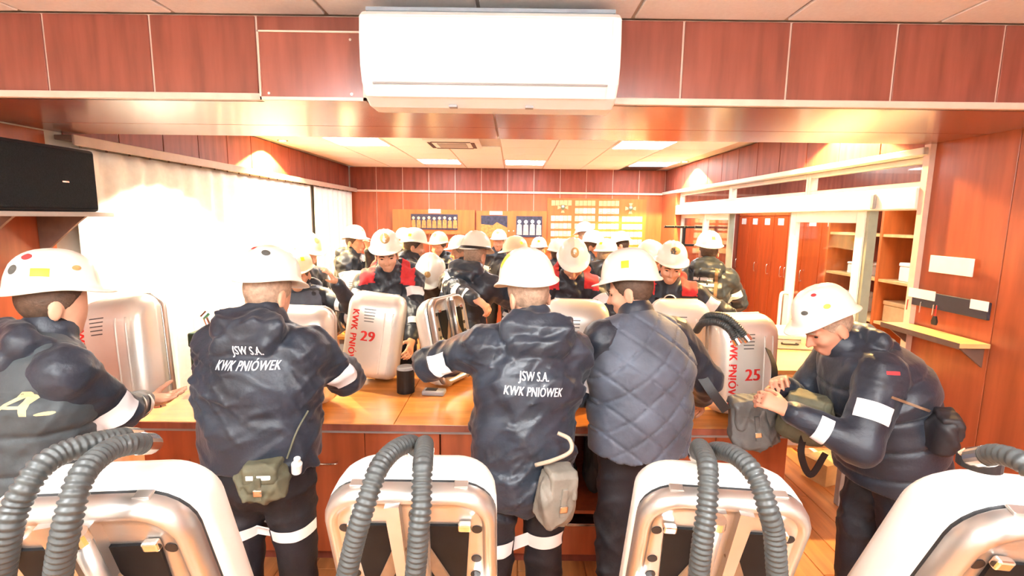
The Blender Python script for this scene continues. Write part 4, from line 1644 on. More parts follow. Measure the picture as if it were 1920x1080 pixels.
def band(bvh, a, b, t, width, dirv, span, material, parent, name='reflective_band', off=.0055, n=20, reach=.16):
    a, b = Vector(a), Vector(b)
    ax = (b - a).normalized()
    d = Vector(dirv)
    d = (d - ax * d.dot(ax)).normalized()
    e = ax.cross(d)
    c = a + (b - a) * t
    V, F = [], []
    m = 8
    for j in range(m + 1):
        for i in range(n + 1):
            an = RAD(span) * (i / n - .5)
            v = d * math.cos(an) + e * math.sin(an)
            p = c + ax * width * (j / m - .5)
            h = bvh.ray_cast(p + v * reach, -v, reach)
            q = h[0] if h[0] is not None else p + v * .06
            V.append(q + v * off)
    for j in range(m):
        for i in range(n):
            p = j * (n + 1) + i
            F.append((p, p + 1, p + n + 2, p + n + 1))
    me = mesh_np(name, V, F)
    return link(name, me, material, parent, True)


PEOPLE = {}


def person(label, top, heading, lean=4, hunch=8, hp=12, hy=0, hroll=0, rt=None, lt=None, rpole=None, lpole=None, girth=1.0, twist=0, tilt=0,
           res=(.010, .013, .018), jacket=NAVY, red=False, vest=None, quilt=False, neck=False, hood=True, helmet='white', hair=HAIRB, skin=SKIN,
           curl=.45, seed=1, stance=.10, text=None, bands=True, camdir=None, arms_len=1.0, smax=1.12, face=True, emblem=False, bandspec=None,
           group='men in navy work clothes and hard hats', rpn=None, lpn=None, rfd=None, lfd=None, hem=.86, legy=0.0):
    """top: world position of the crown of the hard hat; heading: compass direction faced (deg, 90 = away from the camera)"""
    ln, hu = RAD(lean), RAD(hunch)
    tw, ti = RAD(twist), RAD(tilt)
    pel = np.array([0, 0, .95])

    def up(v, h=0.0):
        """upper body point: v relative to the pelvis"""
        x, y, z = v
        x, y = x * math.cos(tw) - y * math.sin(tw), x * math.sin(tw) + y * math.cos(tw)
        x, z = x * math.cos(ti) + z * math.sin(ti), z * math.cos(ti) - x * math.sin(ti)
        a = ln + h
        return np.array([x, y * math.cos(a) + z * math.sin(a), z * math.cos(a) - y * math.sin(a)])
    waist = pel + up((0, .0, .14))
    chest = pel + up((0, .0, .33))
    base = chest

    def ub(v):
        """relative to the chest, with the hunch of the upper back"""
        return base + up(v, hu)
    neckb = ub((0, -.005, .19))
    shR, shL = ub((.185, 0, .125)), ub((-.185, 0, .125))
    r_, f_, u_ = hbasis(RAD(hy) + tw, RAD(hp), RAD(hroll))
    nd_ = nrm(up((0, 0, 1), hu + RAD(12)) * .6 + u_ * .4)
    hc = neckb + nd_ * .115 + u_ * .03
    hat0 = hc + u_ * .063 - f_ * .006
    topu = hat0 + u_ * .146
    # highest point of the tilted hat
    topu = hat0 + u_ * .02 + np.array([0, 0, .128])
    s = float(np.clip(top[2] / topu[2], .90, smax))
    h = RAD(heading)
    fx, fy = math.cos(h), math.sin(h)
    rxx, rxy = math.sin(h), -math.cos(h)
    ox = topu[0] * s * rxx + topu[1] * s * fx
    oy = topu[0] * s * rxy + topu[1] * s * fy
    loc = Vector((top[0] - ox, top[1] - oy, 0))

    def loc_of(w):
        d = np.array([w[0] - loc.x, w[1] - loc.y, w[2]])
        return np.array([d[0] * rxx + d[1] * rxy, d[0] * fx + d[1] * fy, d[2]])

    def dir_of(w):
        return np.array([w[0] * rxx + w[1] * rxy, w[0] * fx + w[1] * fy, w[2]])
    J = dict(pel=pel, waist=waist, chest=chest, neckb=neckb, shR=shR, shL=shL, hc=hc)
    for k in J:
        J[k] = J[k] * s
    S = s
    G = girth
    rdef, ldef = (.30, .14, .80), (-.30, .14, .80)
    Tr = loc_of(rt) if rt is not None else np.array(rdef) * S
    Tl = loc_of(lt) if lt is not None else np.array(ldef) * S
    l1, l2 = .305 * S * arms_len, .275 * S * arms_len
    elR, wrR = ik(J['shR'], Tr, l1, l2, dir_of(rpole) if rpole is not None else (.7, -.5, -.7))
    elL, wrL = ik(J['shL'], Tl, l1, l2, dir_of(lpole) if lpole is not None else (-.7, -.5, -.7))
    hipR, hipL = np.array([.095, 0, .92]) * S, np.array([-.095, 0, .92]) * S
    anR, anL = np.array([stance + .02, -.02 + legy, .09]) * S, np.array([-stance - .02, -.05 - legy, .09]) * S
    knR, knL = (hipR + anR) / 2 + np.array([.005, .035, .01]) * S, (hipL + anL) / 2 + np.array([-.005, .035, .01]) * S
    sx = nrm(J['shR'] - J['shL'])
    HA = np.array([r_, f_, u_])

    def H(x, y, z):
        return J['hc'] + (r_ * x + f_ * y + u_ * z) * S
    # ---- body: one continuous surface
    b = Sdf()
    b.ecap(J['pel'], J['waist'], sx, .145 * S, .095 * S, .13 * S, .09 * S, k=.05)
    b.ecap(J['waist'], J['chest'], sx, .13 * S, .09 * S, .15 * S, .10 * S, k=.05)
    b.cap(J['shR'], J['shL'], .055 * S, k=.06)
    b.cap(J['chest'], J['neckb'], .09 * S, .05 * S, k=.05)
    b.cap(J['neckb'], H(0, -.012, -.03), .056 * S, .052 * S, k=.03)
    for hip, kn, an in ((hipR, knR, anR), (hipL, knL, anL)):
        b.cap(hip, kn, .075 * S, .05 * S, k=.03)
        b.cap(kn, an, .05 * S, .033 * S, k=.02)
        b.cap(an + np.array([0, -.03, -.045]) * S, an + np.array([0, .13, -.055]) * S, .033 * S, .026 * S, k=.02)
    for sh, el, wr in ((J['shR'], elR, wrR), (J['shL'], elL, wrL)):
        b.cap(sh, el, .045 * S, .037 * S, k=.03)
        b.cap(el, wr, .037 * S, .026 * S, k=.02)
    for wr, el, sgn, pn_, fd_ in ((wrR, elR, 1, rpn, rfd), (wrL, elL, -1, lpn, lfd)):
        fd = dir_of(fd_) if fd_ is not None else wr - el
        pn = dir_of(pn_) if pn_ is not None else np.array([-sgn * .8, .1, -.5])
        add_hand(b, wr + nrm(wr - el) * .012 * S, fd, np.array([-sgn * .3, .6, .6]), pn, curl, S)
    b.ell(H(0, -.006, .035), (.077 * S, .097 * S, .098 * S), HA, k=.02)
    b.ell(H(0, .028, -.035), (.060 * S, .066 * S, .075 * S), HA, k=.03)
    b.ell(H(0, .060, -.088), (.026 * S, .022 * S, .020 * S), HA, k=.025)
    if face:
        for q in (-1, 1):
            b.ell(H(q * .033, .098, .004), (.019 * S, .014 * S, .011 * S), HA, k=.012, op='-')
            b.ell(H(q * .045, .066, -.025), (.022 * S, .022 * S, .018 * S), HA, k=.02)
            b.cap(H(q * .012, .094, .022), H(q * .05, .078, .022), .0085 * S, .008 * S, k=.012)
        b.cap(H(0, .095, .008), H(0, .115, -.03), .008 * S, .0125 * S, k=.010)
        b.cap(H(-.013, .100, -.034), H(.013, .100, -.034), .0075 * S, k=.006)
        b.cap(H(-.018, .089, -.062), H(.018, .089, -.062), .0075 * S, k=.006)
        b.cap(H(-.015, .086, -.073), H(.015, .086, -.073), .008 * S, k=.006)
        b.cap(H(-.02, .099, -.0675), H(.02, .099, -.0675), .004 * S, k=.004, op='-')
    for q in (-1, 1):
        b.ell(H(q * .081, -.012, -.012), (.010 * S, .021 * S, .033 * S), HA, k=.010)
        b.ell(H(q * .090, -.008, -.010), (.006 * S, .010 * S, .018 * S), HA, k=.006, op='-')
    V, F = b.arrays(res[0])
    body = link('person', mesh_np('person', V, F), skin, None, True)
    body.location = loc
    body.rotation_euler = (0, 0, h - math.pi / 2)
    tag(body, label, 'person', group)
    # ---- eyes and brows
    if face and res[0] < .0105:
        for q in (-1, 1):
            e = MB()
            c = Vector(H(q * .033, .080, .004))
            bmesh.ops.create_icosphere(e.bm, subdivisions=2, radius=1, matrix=Matrix.Translation(c) @ Matrix((Vector(r_) * .013 * S, Vector(f_) * .008 * S, Vector(u_) * .0055 * S)).transposed().to_4x4())
            e.build('eye', EYEM, body, True)
            e = MB()
            e.tube([H(q * .014, .1035, .024), H(q * .032, .1, .030), H(q * .054, .083, .024)], [.004 * S, .0048 * S, .003 * S], 6)
            e.build('eyebrow', hair, body, True)
    # ---- hair
    hs = Sdf()
    hs.ell(H(0, -.008, .034), (.081 * S, .101 * S, .102 * S), HA)
    hs.plane(H(0, -.1, -.045), nrm(-u_ * .9 - f_ * .2))
    hs.plane(H(0, .028, .0), nrm(f_ * .85 - u_ * .55))
    hs.obj('hair', max(res[0], .009), hair, body)
    # ---- trousers and boots
    tr = Sdf()
    tr.ecap(J['pel'] + np.array([0, 0, -.05 * S]), J['waist'], sx, .165 * S * G, .125 * S * G, .155 * S * G, .115 * S * G, k=.04)
    for hip, kn, an in ((hipR, knR, anR), (hipL, knL, anL)):
        tr.cap(hip, kn, .098 * S * (G * .5 + .5), .078 * S, k=.035)
        tr.cap(kn, an + np.array([0, 0, .03 * S]), .078 * S, .068 * S, k=.02)
    tr.plane(np.array([0, 0, .07 * S]), (0, 0, -1))
    tro = tr.obj('trousers', res[2], NAVYT, body, folds(seed + 50, .011 * S))
    for an in (anR, anL):
        bt = Sdf()
        bt.cap(an + np.array([0, -.035, -.045]) * S, an + np.array([0, .15, -.055]) * S, .044 * S, .036 * S, k=.03)
        bt.cap(an, an + np.array([0, 0, .10]) * S, .052 * S, .056 * S, k=.03)
        bt.plane(np.array([0, 0, .002]), (0, 0, -1))
        bt.obj('boot', max(res[2], .014), BOOT, body)
    # ---- jacket
    jk = Sdf()
    hemz = hem * S
    p0 = J['pel'] + np.array([0, -.0, -.08 * S])
    jk.ecap(p0, J['waist'], sx, .195 * S * G, .15 * S * G, .185 * S * G, .145 * S * G, k=.05, ck=.7)
    jk.ecap(J['waist'], J['chest'], sx, .185 * S * G, .145 * S * G, .195 * S * G, .145 * S * G, k=.05)
    jk.ecap(J['chest'], ub((0, -.01, .10)) * S, sx, .195 * S * G, .14 * S * G, .165 * S, .105 * S, k=.05)
    jk.cap(J['shR'] * .93 + J['shL'] * .07, J['shL'] * .93 + J['shR'] * .07, .080 * S, k=.06)
    jk.cap(J['chest'], J['neckb'], .10 * S, .072 * S, k=.06)
    for sh, el, wr in ((J['shR'], elR, wrR), (J['shL'], elL, wrL)):
        ar = (G * .6 + .4)
        jk.cap(sh, el, .079 * S * ar, .066 * S * ar, k=.045)
        jk.cap(el, wr - nrm(wr - el) * .02 * S, .066 * S * ar, .050 * S, k=.03)
        jk.cap(wr - nrm(wr - el) * .05 * S, wr - nrm(wr - el) * .012 * S, .048 * S, .043 * S, k=.012)
    jk.cap(J['neckb'], J['neckb'] + nd_ * .055 * S, .084 * S, .080 * S, k=.03)
    if hood:
        bk = up((0, -1, 0), hu)
        hb_ = J['neckb'] + bk * .085 * S + np.array([0, 0, .012 * S])
        jk.ecap(hb_ + sx * .10 * S, hb_ - sx * .10 * S, np.array([0, 0, 1.0]), .058 * S, .05 * S, k=.012)
        jk.cap(J['neckb'] + sx * .105 * S + bk * .02 * S, J['neckb'] + sx * .095 * S - bk * .06 * S, .042 * S, .03 * S, k=.03)
        jk.cap(J['neckb'] - sx * .105 * S + bk * .02 * S, J['neckb'] - sx * .095 * S - bk * .06 * S, .042 * S, .03 * S, k=.03)
        hd2 = hb_ + bk * .03 * S - up((0, 0, 1), hu) * .06 * S
        jk.ecap(hd2 + sx * .085 * S, hd2 - sx * .085 * S, np.array([0, 0, 1.0]), .042 * S, .034 * S, k=.010)
        hd3 = hb_ - bk * .015 * S + np.array([0, 0, .05 * S])
        jk.ecap(hd3 + sx * .085 * S, hd3 - sx * .085 * S, np.array([0, 0, 1.0]), .022 * S, .030 * S, k=.008)
    hn = up((0, 0, -1))
    jk.plane(np.array([0, 0, hemz]), (0, -.15 * math.sin(ln), -1))
    fa = .4 if vest is not None else 1.0
    f1_, f2_, f3_ = folds(seed, .0125 * S * fa, 1.2), folds(seed + 200, .006 * S * fa, .62), folds(seed + 300, .012 * S * fa, 1.0)

    def ff(P):
        low = np.clip((1.12 * S - P[:, 2]) / (.25 * S), 0, 1) * (np.abs(P @ sx) < .26 * S)
        Q = P * np.array([1.0, 1.0, .35])
        return f1_(P) + f2_(P) + f3_(Q) * low
    JV, JF = jk.arrays(res[1], ff)
    jo = link('jacket', mesh_np('jacket', JV, JF), jacket, body, True)
    need = bands or red or text or vest or emblem
    top_me = jo
    bv = BVHTree.FromPolygons([Vector(v) for v in JV.tolist()], JF.tolist()) if need else None
    vo, vb = None, None
    if vest is not None:
        v = Sdf()
        v.ecap(p0 + np.array([0, 0, -.01]), J['waist'], sx, .213 * S * G, .172 * S * G, .206 * S * G, .168 * S * G, k=.05, ck=.7)
        v.ecap(J['waist'], J['chest'], sx, .206 * S * G, .168 * S * G, .215 * S * G, .168 * S * G, k=.05)
        v.ecap(J['chest'], ub((0, -.01, .10)) * S, sx, .215 * S * G, .164 * S * G, .185 * S, .132 * S, k=.05)
        v.cap(J['shR'] * .83 + J['shL'] * .17, J['shL'] * .83 + J['shR'] * .17, .098 * S, k=.06)
        v.cap(J['chest'], J['neckb'] - nd_ * .02, .118 * S, .094 * S, k=.06)
        v.plane(np.array([0, 0, hemz - .03]), (0, 0, -1))
        ff2 = folds(seed + 9, .003 * S)
        q0 = J['pel']
        zz = nrm(J['chest'] - J['pel'])

        def quilting(P):
            a = (P - q0) @ sx
            c = (P - q0) @ zz
            g = 0
            for k1 in (1, -1):
                t_ = ((a * .88 + k1 * c * 1.05) / .135) % 1.0
                w = np.abs(t_ - .5) * 2
                g = np.maximum(g, np.clip((w - .80) / .20, 0, 1) ** 1.5)
            puff = g * .009
            return puff + ff2(P) * .7

        def puffy(P):
            c = (P - q0) @ zz
            t_ = (c / .13) % 1.0
            return np.clip((np.abs(t_ - .5) * 2 - .7) / .3, 0, 1) ** 1.5 * .011 + ff2(P) * 1.6
        VV, VF = v.arrays(min(res[1], .0078), quilting if quilt else puffy)
        vo = link('vest', mesh_np('vest', VV, VF), vest, body, True)
        vb = BVHTree.FromPolygons([Vector(q) for q in VV.tolist()], VF.tolist())
    cd_ = dir_of(camdir if camdir is not None else (-top[0], -top[1], .1))
    if bands:
        spec = bandspec if bandspec is not None else (('R', .52, .085, 95), ('L', .52, .085, 95), ('r', .5, .055, 100), ('l', .5, .055, 100), ('k', .8, .06, 120), ('K', .8, .06, 120))
        for which, t_, w_b, spn in spec:
            if which in 'kK':
                hip, kn = (hipR, knR) if which == 'k' else (hipL, knL)
                if res[0] > .009:
                    continue
                kb = bvh_of(tro.data)
                band(kb, hip, kn, t_, w_b * S, cd_, spn, REFL, tro)
                continue
            a_, b_ = {'R': (J['shR'], elR), 'L': (J['shL'], elL), 'r': (elR, wrR), 'l': (elL, wrL)}[which]
            band(bv, a_, b_, t_, w_b * S, cd_, spn, REFL, jo)
    if red:
        # red yoke over both shoulders, cut from the jacket surface and laid on top of it
        c = (JV[JF].mean(axis=1))
        rel = (c - J['chest'])
        a = rel @ sx
        zc = rel @ nrm(J['neckb'] - J['chest'])
        keep = (np.abs(a) > .095 * S) & (np.abs(a) < .205 * S) & (zc > .145 * S) & (zc < .30 * S)
        fr_ = JF[keep]
        if len(fr_):
            nv = np.zeros_like(JV)
            fn = np.cross(JV[JF[:, 1]] - JV[JF[:, 0]], JV[JF[:, 2]] - JV[JF[:, 0]])
            for q in range(4):
                np.add.at(nv, JF[:, q], fn)
            nv /= (np.linalg.norm(nv, axis=1, keepdims=True) + 1e-12)
            for q in (-1, 1):
                f1 = fr_[(a[keep] * q) > 0]
                if len(f1):
                    uq, inv = np.unique(f1, return_inverse=True)
                    link('shoulder_yoke', mesh_np('shoulder_yoke', JV[uq] + nv[uq] * .003, inv.reshape(f1.shape)), REDC, jo, True)
    if text:
        for (tx, size, sxx, oz, ox_, mt__, bold) in text:
            me = dense(text_mesh('lettering', tx, size * S, .0014, sxx), .015)
            if bold:
                for v_ in me.vertices:
                    v_.co.x += v_.co.y * bold
            n_ = up((0, -1, 0), hu * .4)
            O = J['chest'] + up((0, 0, 1), hu * .4) * oz * S + sx * ox_ * S
            project(me, Vector(O), Vector(sx), Vector(up((0, 0, 1), hu * .4)), Vector(n_), vb if vb is not None else bv, .0035, .3)
            link('lettering', me, mt__, vo if vo is not None else jo)
    if neck:
        nk = Sdf()
        nk.cap(J['neckb'] + nd_ * .01 * S, H(0, -.004, -.062), .080 * S, .072 * S, k=.02)
        nk.obj('neck_warmer', max(res[1] * .8, .009), NECK, body, folds(seed + 7, .004))
    # ---- hard hat
    hm = link('hard_hat', HELM_CACHE[helmet], None, body)
    M = Matrix((r_, f_, u_)).transposed().to_4x4() @ Matrix.Rotation(RAD(6), 4, 'X')
    M.translation = Vector(hat0 * S)
    hm.matrix_local = M @ Matrix.Scale(S, 4)
    ctx = dict(body=body, jacket=jo, trousers=tro, hat=hm, bvh=bv, vest=vo, J=J, elR=elR, elL=elL, wrR=wrR, wrL=wrL, S=S, loc=loc, h=h, vb=vb, sx=sx)
    ctx['rot'] = (rxx, rxy, fx, fy)
    ctx['world'] = lambda p: Vector((loc.x + p[0] * rxx + p[1] * fx, loc.y + p[0] * rxy + p[1] * fy, p[2]))
    return ctx


def surf(ctx, px, py, gap=0.0):
    """where the sight line through a pixel meets a man's clothes"""
    rxx, rxy, fx, fy = ctx['rot']
    L = ctx['loc']
    d = ray(px, py).normalized()
    o = EYE - L
    lo = Vector((o.x * rxx + o.y * rxy, o.x * fx + o.y * fy, o.z))
    ld = Vector((d.x * rxx + d.y * rxy, d.x * fx + d.y * fy, d.z))
    best = None
    for k in ('jacket', 'vest', 'trousers'):
        if ctx[k] is None:
            continue
        if 'b_' + k not in ctx:
            ctx['b_' + k] = bvh_of(ctx[k].data)
        h = ctx['b_' + k].ray_cast(lo, ld)
        if h[0] is not None and (best is None or h[3] < best):
            best = h[3]
    if best is None:
        best = 2.0
    return EYE + d * (best - gap)
NEAR = (.0074, .0085, .013)
MID = (.0086, .0115, .02)
FAR = (.0118, .0150, .026)
PRINT = [('JSW S.A.', .07, .62, .10, .0, PRINTW, 0), ('KWK PNIÓWEK', .07, .62, .02, .0, PRINTW, 0)]

# ---- the five men nearest the camera
pa = person('man at the left edge in a grey vest holding up a silver pack', atY(92, 464, 1.78), 62, lean=6, hunch=10, hp=8, hy=-8, res=NEAR,
            rt=atY(268, 752, 2.10), rpole=(.6, -.5, -.7), lt=(-1.98, 2.05, 1.1), vest=VESTG, neck=True, helmet='white', seed=11, curl=.15, hair=HAIRB, girth=1.06,
            rfd=(1, .25, .12), rpn=(0, -.2, 1), bandspec=(('R', .78, .085, 120), ('r', .22, .03, 120), ('r', .62, .06, 120)),
            text=[('JSW', .09, .9, .13, .03, PRINTG, .15), ('S.A.', .11, .9, .03, .17, PRINTG, .15)], face=False)
helmet_sticker(pa['hat'], 118, 20, .05, .03, STICK)
helmet_sticker(pa['hat'], 160, 22, .03, .035, STGR, 'oval')
helmet_sticker(pa['hat'], 150, 48, .03, .028, STRED, 'oval')
helmet_sticker(pa['hat'], 60, 26, .03, .02, STBR, 'oval')

pb = person('broad man seen from behind with white lettering and a belt pouch', atY(503, 458, 2.02), 86, lean=3, hunch=8, hp=16, hy=-12, res=NEAR, girth=1.2,
            rt=(-.82, 2.42, 1.14), rpole=(1, -.25, -.6), lt=(-1.2, 2.44, 1.2), lpole=(-1, -.25, -.3), seed=23, hair=HAIRG, face=False,
            text=[(a, b * .68, c, d * .68 + .07, e + .035, f, g) for a, b, c, d, e, f, g in PRINT], hem=.95,
            bandspec=(('R', .66, .09, 80), ('k', .62, .05, 130), ('K', .62, .05, 130)), curl=.6)
helmet_sticker(pb['hat'], 195, 52, .035, .025, STRED, 'oval')
helmet_sticker(pb['hat'], 150, 40, .032, .03, STGR, 'oval')
helmet_sticker(pb['hat'], 230, 22, .03, .03, STICK)

pc = person('man reaching left across the counter with white lettering on a shiny jacket', atY(988, 461, 2.04), 104, lean=6, hunch=6, hp=12, hy=10, hroll=-4, res=NEAR, tilt=6,
            lt=(-.46, 2.44, 1.24), lpole=(-1, -.25, -.55), arms_len=1.14, girth=1.08, rt=(.10, 2.46, 1.1), rpole=(.1, -.4, -1), seed=37, jacket=NAVY2, hair=HAIRG, face=False, hem=.80,
            text=[(a, b * .68, c, d * .68 - .03, e - .02, f, .10) for a, b, c, d, e, f, g in PRINT],
            bandspec=(('L', .62, .10, 75), ('k', .72, .06, 120), ('K', .72, .06, 120)), curl=.5)
helmet_sticker(pc['hat'], 285, 40, .05, .065, STICK, roll=20)

pd = person('man in a quilted grey-blue vest seen from behind, face turned left', atY(1182, 463, 2.30), 108, lean=4, hunch=10, hp=14, hy=42, res=NEAR, girth=1.16, hem=.93, hood=False,
            lt=(.42, 2.48, 1.02), lpole=(-.8, -.4, -.5), rt=(1.02, 2.55, 1.0), rpole=(.8, -.4, -.6), seed=41, vest=VESTQ, quilt=True, hair=HAIRB, curl=.6,
            bandspec=(('L', .62, .085, 95),))
helmet_sticker(pd['hat'], 55, 24, .035, .035, STICK)
helmet_sticker(pd['hat'], 118, 22, .042, .034, STICK)
helmet_sticker(pd['hat'], 262, 24, .035, .035, STICK)

pe = person('man bending over a bag at the right, seen from the side', atY(1548, 531, 2.16), 172, lean=20, hunch=20, hp=30, hy=4, res=NEAR, girth=1.25,
            lt=atY(1482, 772, 1.98), lpole=(.6, -.5, -.7), rt=atY(1470, 722, 2.22), rpole=(.5, .6, -.6), seed=59, hair=HAIRG, skin=SKIN2, curl=.75, smax=1.2, legy=.06,
            vest=NAVY, bandspec=(('L', .55, .075, 90), ('l', .55, .05, 120), ('r', .3, .05, 110)))
helmet_sticker(pe['hat'], 282, 22, .03, .022, STICK, 'oval')
helmet_sticker(pe['hat'], 330, 16, .03, .02, STGR, 'oval')
helmet_sticker(pe['hat'], 305, 55, .022, .018, STRED, 'oval')
br = sticker('red_tab', pe['bvh'], Vector(pe['J']['shL']) + Vector((-.05, 0, .03)), (0, 1, 0), (0, 0, 1), (-1, 0, .3), .05, .015, REDC, pe['jacket'])

# ---- men facing the camera across the counter
pg = person('man with red shoulders looking down behind the pack numbered 29', atY(722, 428, 3.86), -84, lean=8, hunch=12, hp=13, hy=8, hroll=5, res=MID, red=True, neck=True, seed=61,
            rt=(-1.10, 3.52, 1.2), lt=(-.72, 3.48, 1.05), girth=1.02, hair=HAIRB, emblem=True)
hb1 = helmet_sticker(pg['hat'], -2, 30, .07, .085, STBR, 'oval', 'emblem')
helmet_sticker(pg['hat'], 0, 26, .028, .05, PAPER, 'oval', 'emblem_figure')
badge_o = Vector(pg['J']['chest']) + Vector((-.11, .1, -.04)) * pg['S']
sticker('badge', pg['bvh'], badge_o, (-1, 0, 0), (0, 0, 1), (0, 1, .1), .085, .085, STBR, pg['jacket'], 'oval', .003)
sticker('badge_centre', pg['bvh'], badge_o, (-1, 0, 0), (0, 0, 1), (0, 1, .1), .06, .06, STGR, pg['jacket'], 'oval', .0045)
ph = person('man with head bowed and black neck warmer behind the white pack', atY(1076, 445, 3.80), -92, lean=8, hunch=16, hp=34, hy=0, res=MID, red=True, neck=True, seed=67,
            rt=(.28, 3.5, 1.15), lt=(.72, 3.5, 1.10), hair=HAIRB)
helmet_sticker(ph['hat'], 0, 34, .06, .075, STBR, 'oval', 'emblem')
helmet_sticker(ph['hat'], 0, 36, .026, .045, PAPER, 'oval', 'emblem_figure')
pi_ = person('man with red shoulders and a breathing mask looking down at the right', atY(1262, 450, 3.72), -100, lean=8, hunch=12, hp=15, hy=0, hroll=-4, res=MID, red=True, seed=71,
             rt=(1.08, 3.48, 1.15), lt=(1.60, 3.55, 1.02), lpole=(.9, -.2, -.5), hair=HAIRB)
helmet_sticker(pi_['hat'], 0, 30, .07, .06, STBR, 'oval', 'emblem')
helmet_sticker(pi_['hat'], 6, 28, .035, .045, STGR, None, 'emblem_figure')
pf = person('man in an open blue vest lifting one hand beside the cream curtain', atY(556, 466, 3.62), -78, lean=6, hunch=12, hp=13, hy=-6, res=MID, neck=True, seed=73,
            lt=atY(630, 530, 3.42), lpole=(.7, .2, -.7), rt=(-1.72, 3.5, 1.1), vest=VESTQ, hair=HAIRB, helmet='ivory', curl=.3, bandspec=(('L', .7, .05, 90),))
helmet_sticker(pf['hat'], 10, 28, .06, .05, STBR, 'oval', 'emblem')
helmet_sticker(pf['hat'], -40, 28, .03, .03, STICK)
pk = person('man seen from behind bending over a pack with his left arm bent', atY(893, 431, 3.98), 62, lean=14, hunch=12, hp=14, hy=0, res=MID, seed=79, jacket=NAVY2,
            lt=atY(893, 562, 3.42), lpole=(-1, -.5, .1), rt=(.2, 4.3, 1.1), hair=HAIRG, face=False, curl=.8, lfd=(.8, -.3, -.5), lpn=(-.2, .3, -1),
            bandspec=(('L', .5, .08, 90), ('l', .25, .06, 100), ('l', .75, .04, 110)))
bd = band(HELM_BVH, (0, 0, -.05), (0, 0, .05), .56, .022, (0, -1, 0), 200, BLACK, pk['hat'], 'hat_band', .0015, 24, .3)

# ---- men further back
pj = person('man seen from behind standing before the lockers with a strap over his back', atY(1331, 431, 4.66), 68, lean=3, hunch=6, hp=6, hy=14, res=MID, seed=83, jacket=NAVY2, face=False,
            rt=(2.2, 4.9, 1.08), lt=(1.72, 4.75, 1.0), bandspec=(('R', .55, .07, 90),))
sticker('name_strip', pj['bvh'], Vector(pj['J']['chest']) + Vector((-.03, -.1, .11)), (1, 0, 0), (0, 0, 1), (0, -1, 0), .17, .028, PRINTW, pj['jacket'])
sticker('name_strip', pj['bvh'], Vector(pj['J']['chest']) + Vector((-.03, -.1, .06)), (1, 0, 0), (0, 0, 1), (0, -1, 0), .20, .028, PRINTW, pj['jacket'])
sticker('strap', pj['bvh'], Vector(pj['J']['chest']) + Vector((.08, -.1, -.02)), (1, 0, 0), (0, 0, 1), (0, -1, 0), .028, .46, STRAPB, pj['jacket'], None, .004, 2, 20)
helmet_sticker(pj['hat'], 175, 22, .03, .03, STICK)

far = [
    ('man with an ivory helmet turned right behind the man lifting one hand', (574, 433, 4.3), -25, dict(hp=18, helmet='ivory', seed=101)),
    ('man standing by the end of the curtain with crossed arms', (664, 421, 5.7), -18, dict(hp=4, seed=103, arms='cross', red=False)),
    ('man mostly hidden behind a man turned right under the team picture', (757, 426, 6.7), -40, dict(hp=6, seed=105)),
    ('man in a dark jacket turned right under the team picture', (776, 426, 5.2), 12, dict(hp=8, seed=107)),
    ('man with an ivory helmet facing the camera with a serious look', (823, 433, 6.1), -112, dict(hp=4, helmet='ivory', seed=109, neck=True)),
    ('young man turned left beside the ivory helmet', (862, 440, 5.5), 200, dict(hp=6, seed=111)),
    ('man facing the camera before the group photographs', (936, 429, 7.1), -100, dict(hp=0, seed=113, neck=True)),
    ('man turned left behind the reaching man with an ivory helmet', (966, 441, 5.0), 195, dict(hp=10, helmet='ivory', seed=115, face=False)),
    ('man seen from behind under the group photograph', (1011, 443, 6.6), 80, dict(hp=10, seed=117, face=False)),
    ('man seen from behind left of the bowed head', (1046, 446, 5.55), 95, dict(hp=8, seed=119, face=False)),
    ('man farthest back before the name cards', (1096, 415, 7.4), 140, dict(hp=16, seed=121, face=False)),
    ('man turned right behind the bowed head', (1113, 431, 6.0), -15, dict(hp=12, seed=123)),
    ('man with a bent head beside the quilted vest man', (1138, 446, 5.2), 40, dict(hp=14, seed=125, face=False)),
    ('man with a tipped helmet before the right column of cards', (1164, 433, 6.7), 150, dict(hp=24, seed=127, face=False)),
    ('man half hidden left of the man with the breathing mask', (1221, 449, 4.5), -40, dict(hp=22, seed=129)),
    ('man bent double in front of the small table', (806, 474, 4.25), -90, dict(lean=34, hunch=20, hp=58, seed=131, smax=1.3)),
]
for lab, (px, py, yy), hd_, kw in far:
    kw = dict(kw)
    arms = kw.pop('arms', None)
    t_ = atY(px, py, yy)
    args = dict(lean=4, hunch=8, res=FAR, hair=random.choice((HAIRB, HAIRG)), bandspec=(('R', .5, .075, 95), ('L', .5, .075, 95), ('r', .6, .05, 100)))
    args.update(kw)
    if arms == 'cross':
        args.update(rt=(t_.x + .16, t_.y - .10, 1.32), lt=(t_.x + .22, t_.y - .2, 1.58))
    q = person(lab, t_, hd_, **args)
    helmet_sticker(q['hat'], 0, 30, .05, .055, STBR, 'oval', 'emblem')
    helmet_sticker(q['hat'], random.choice((115, 175, 245)), 22, .032, .03, STICK)

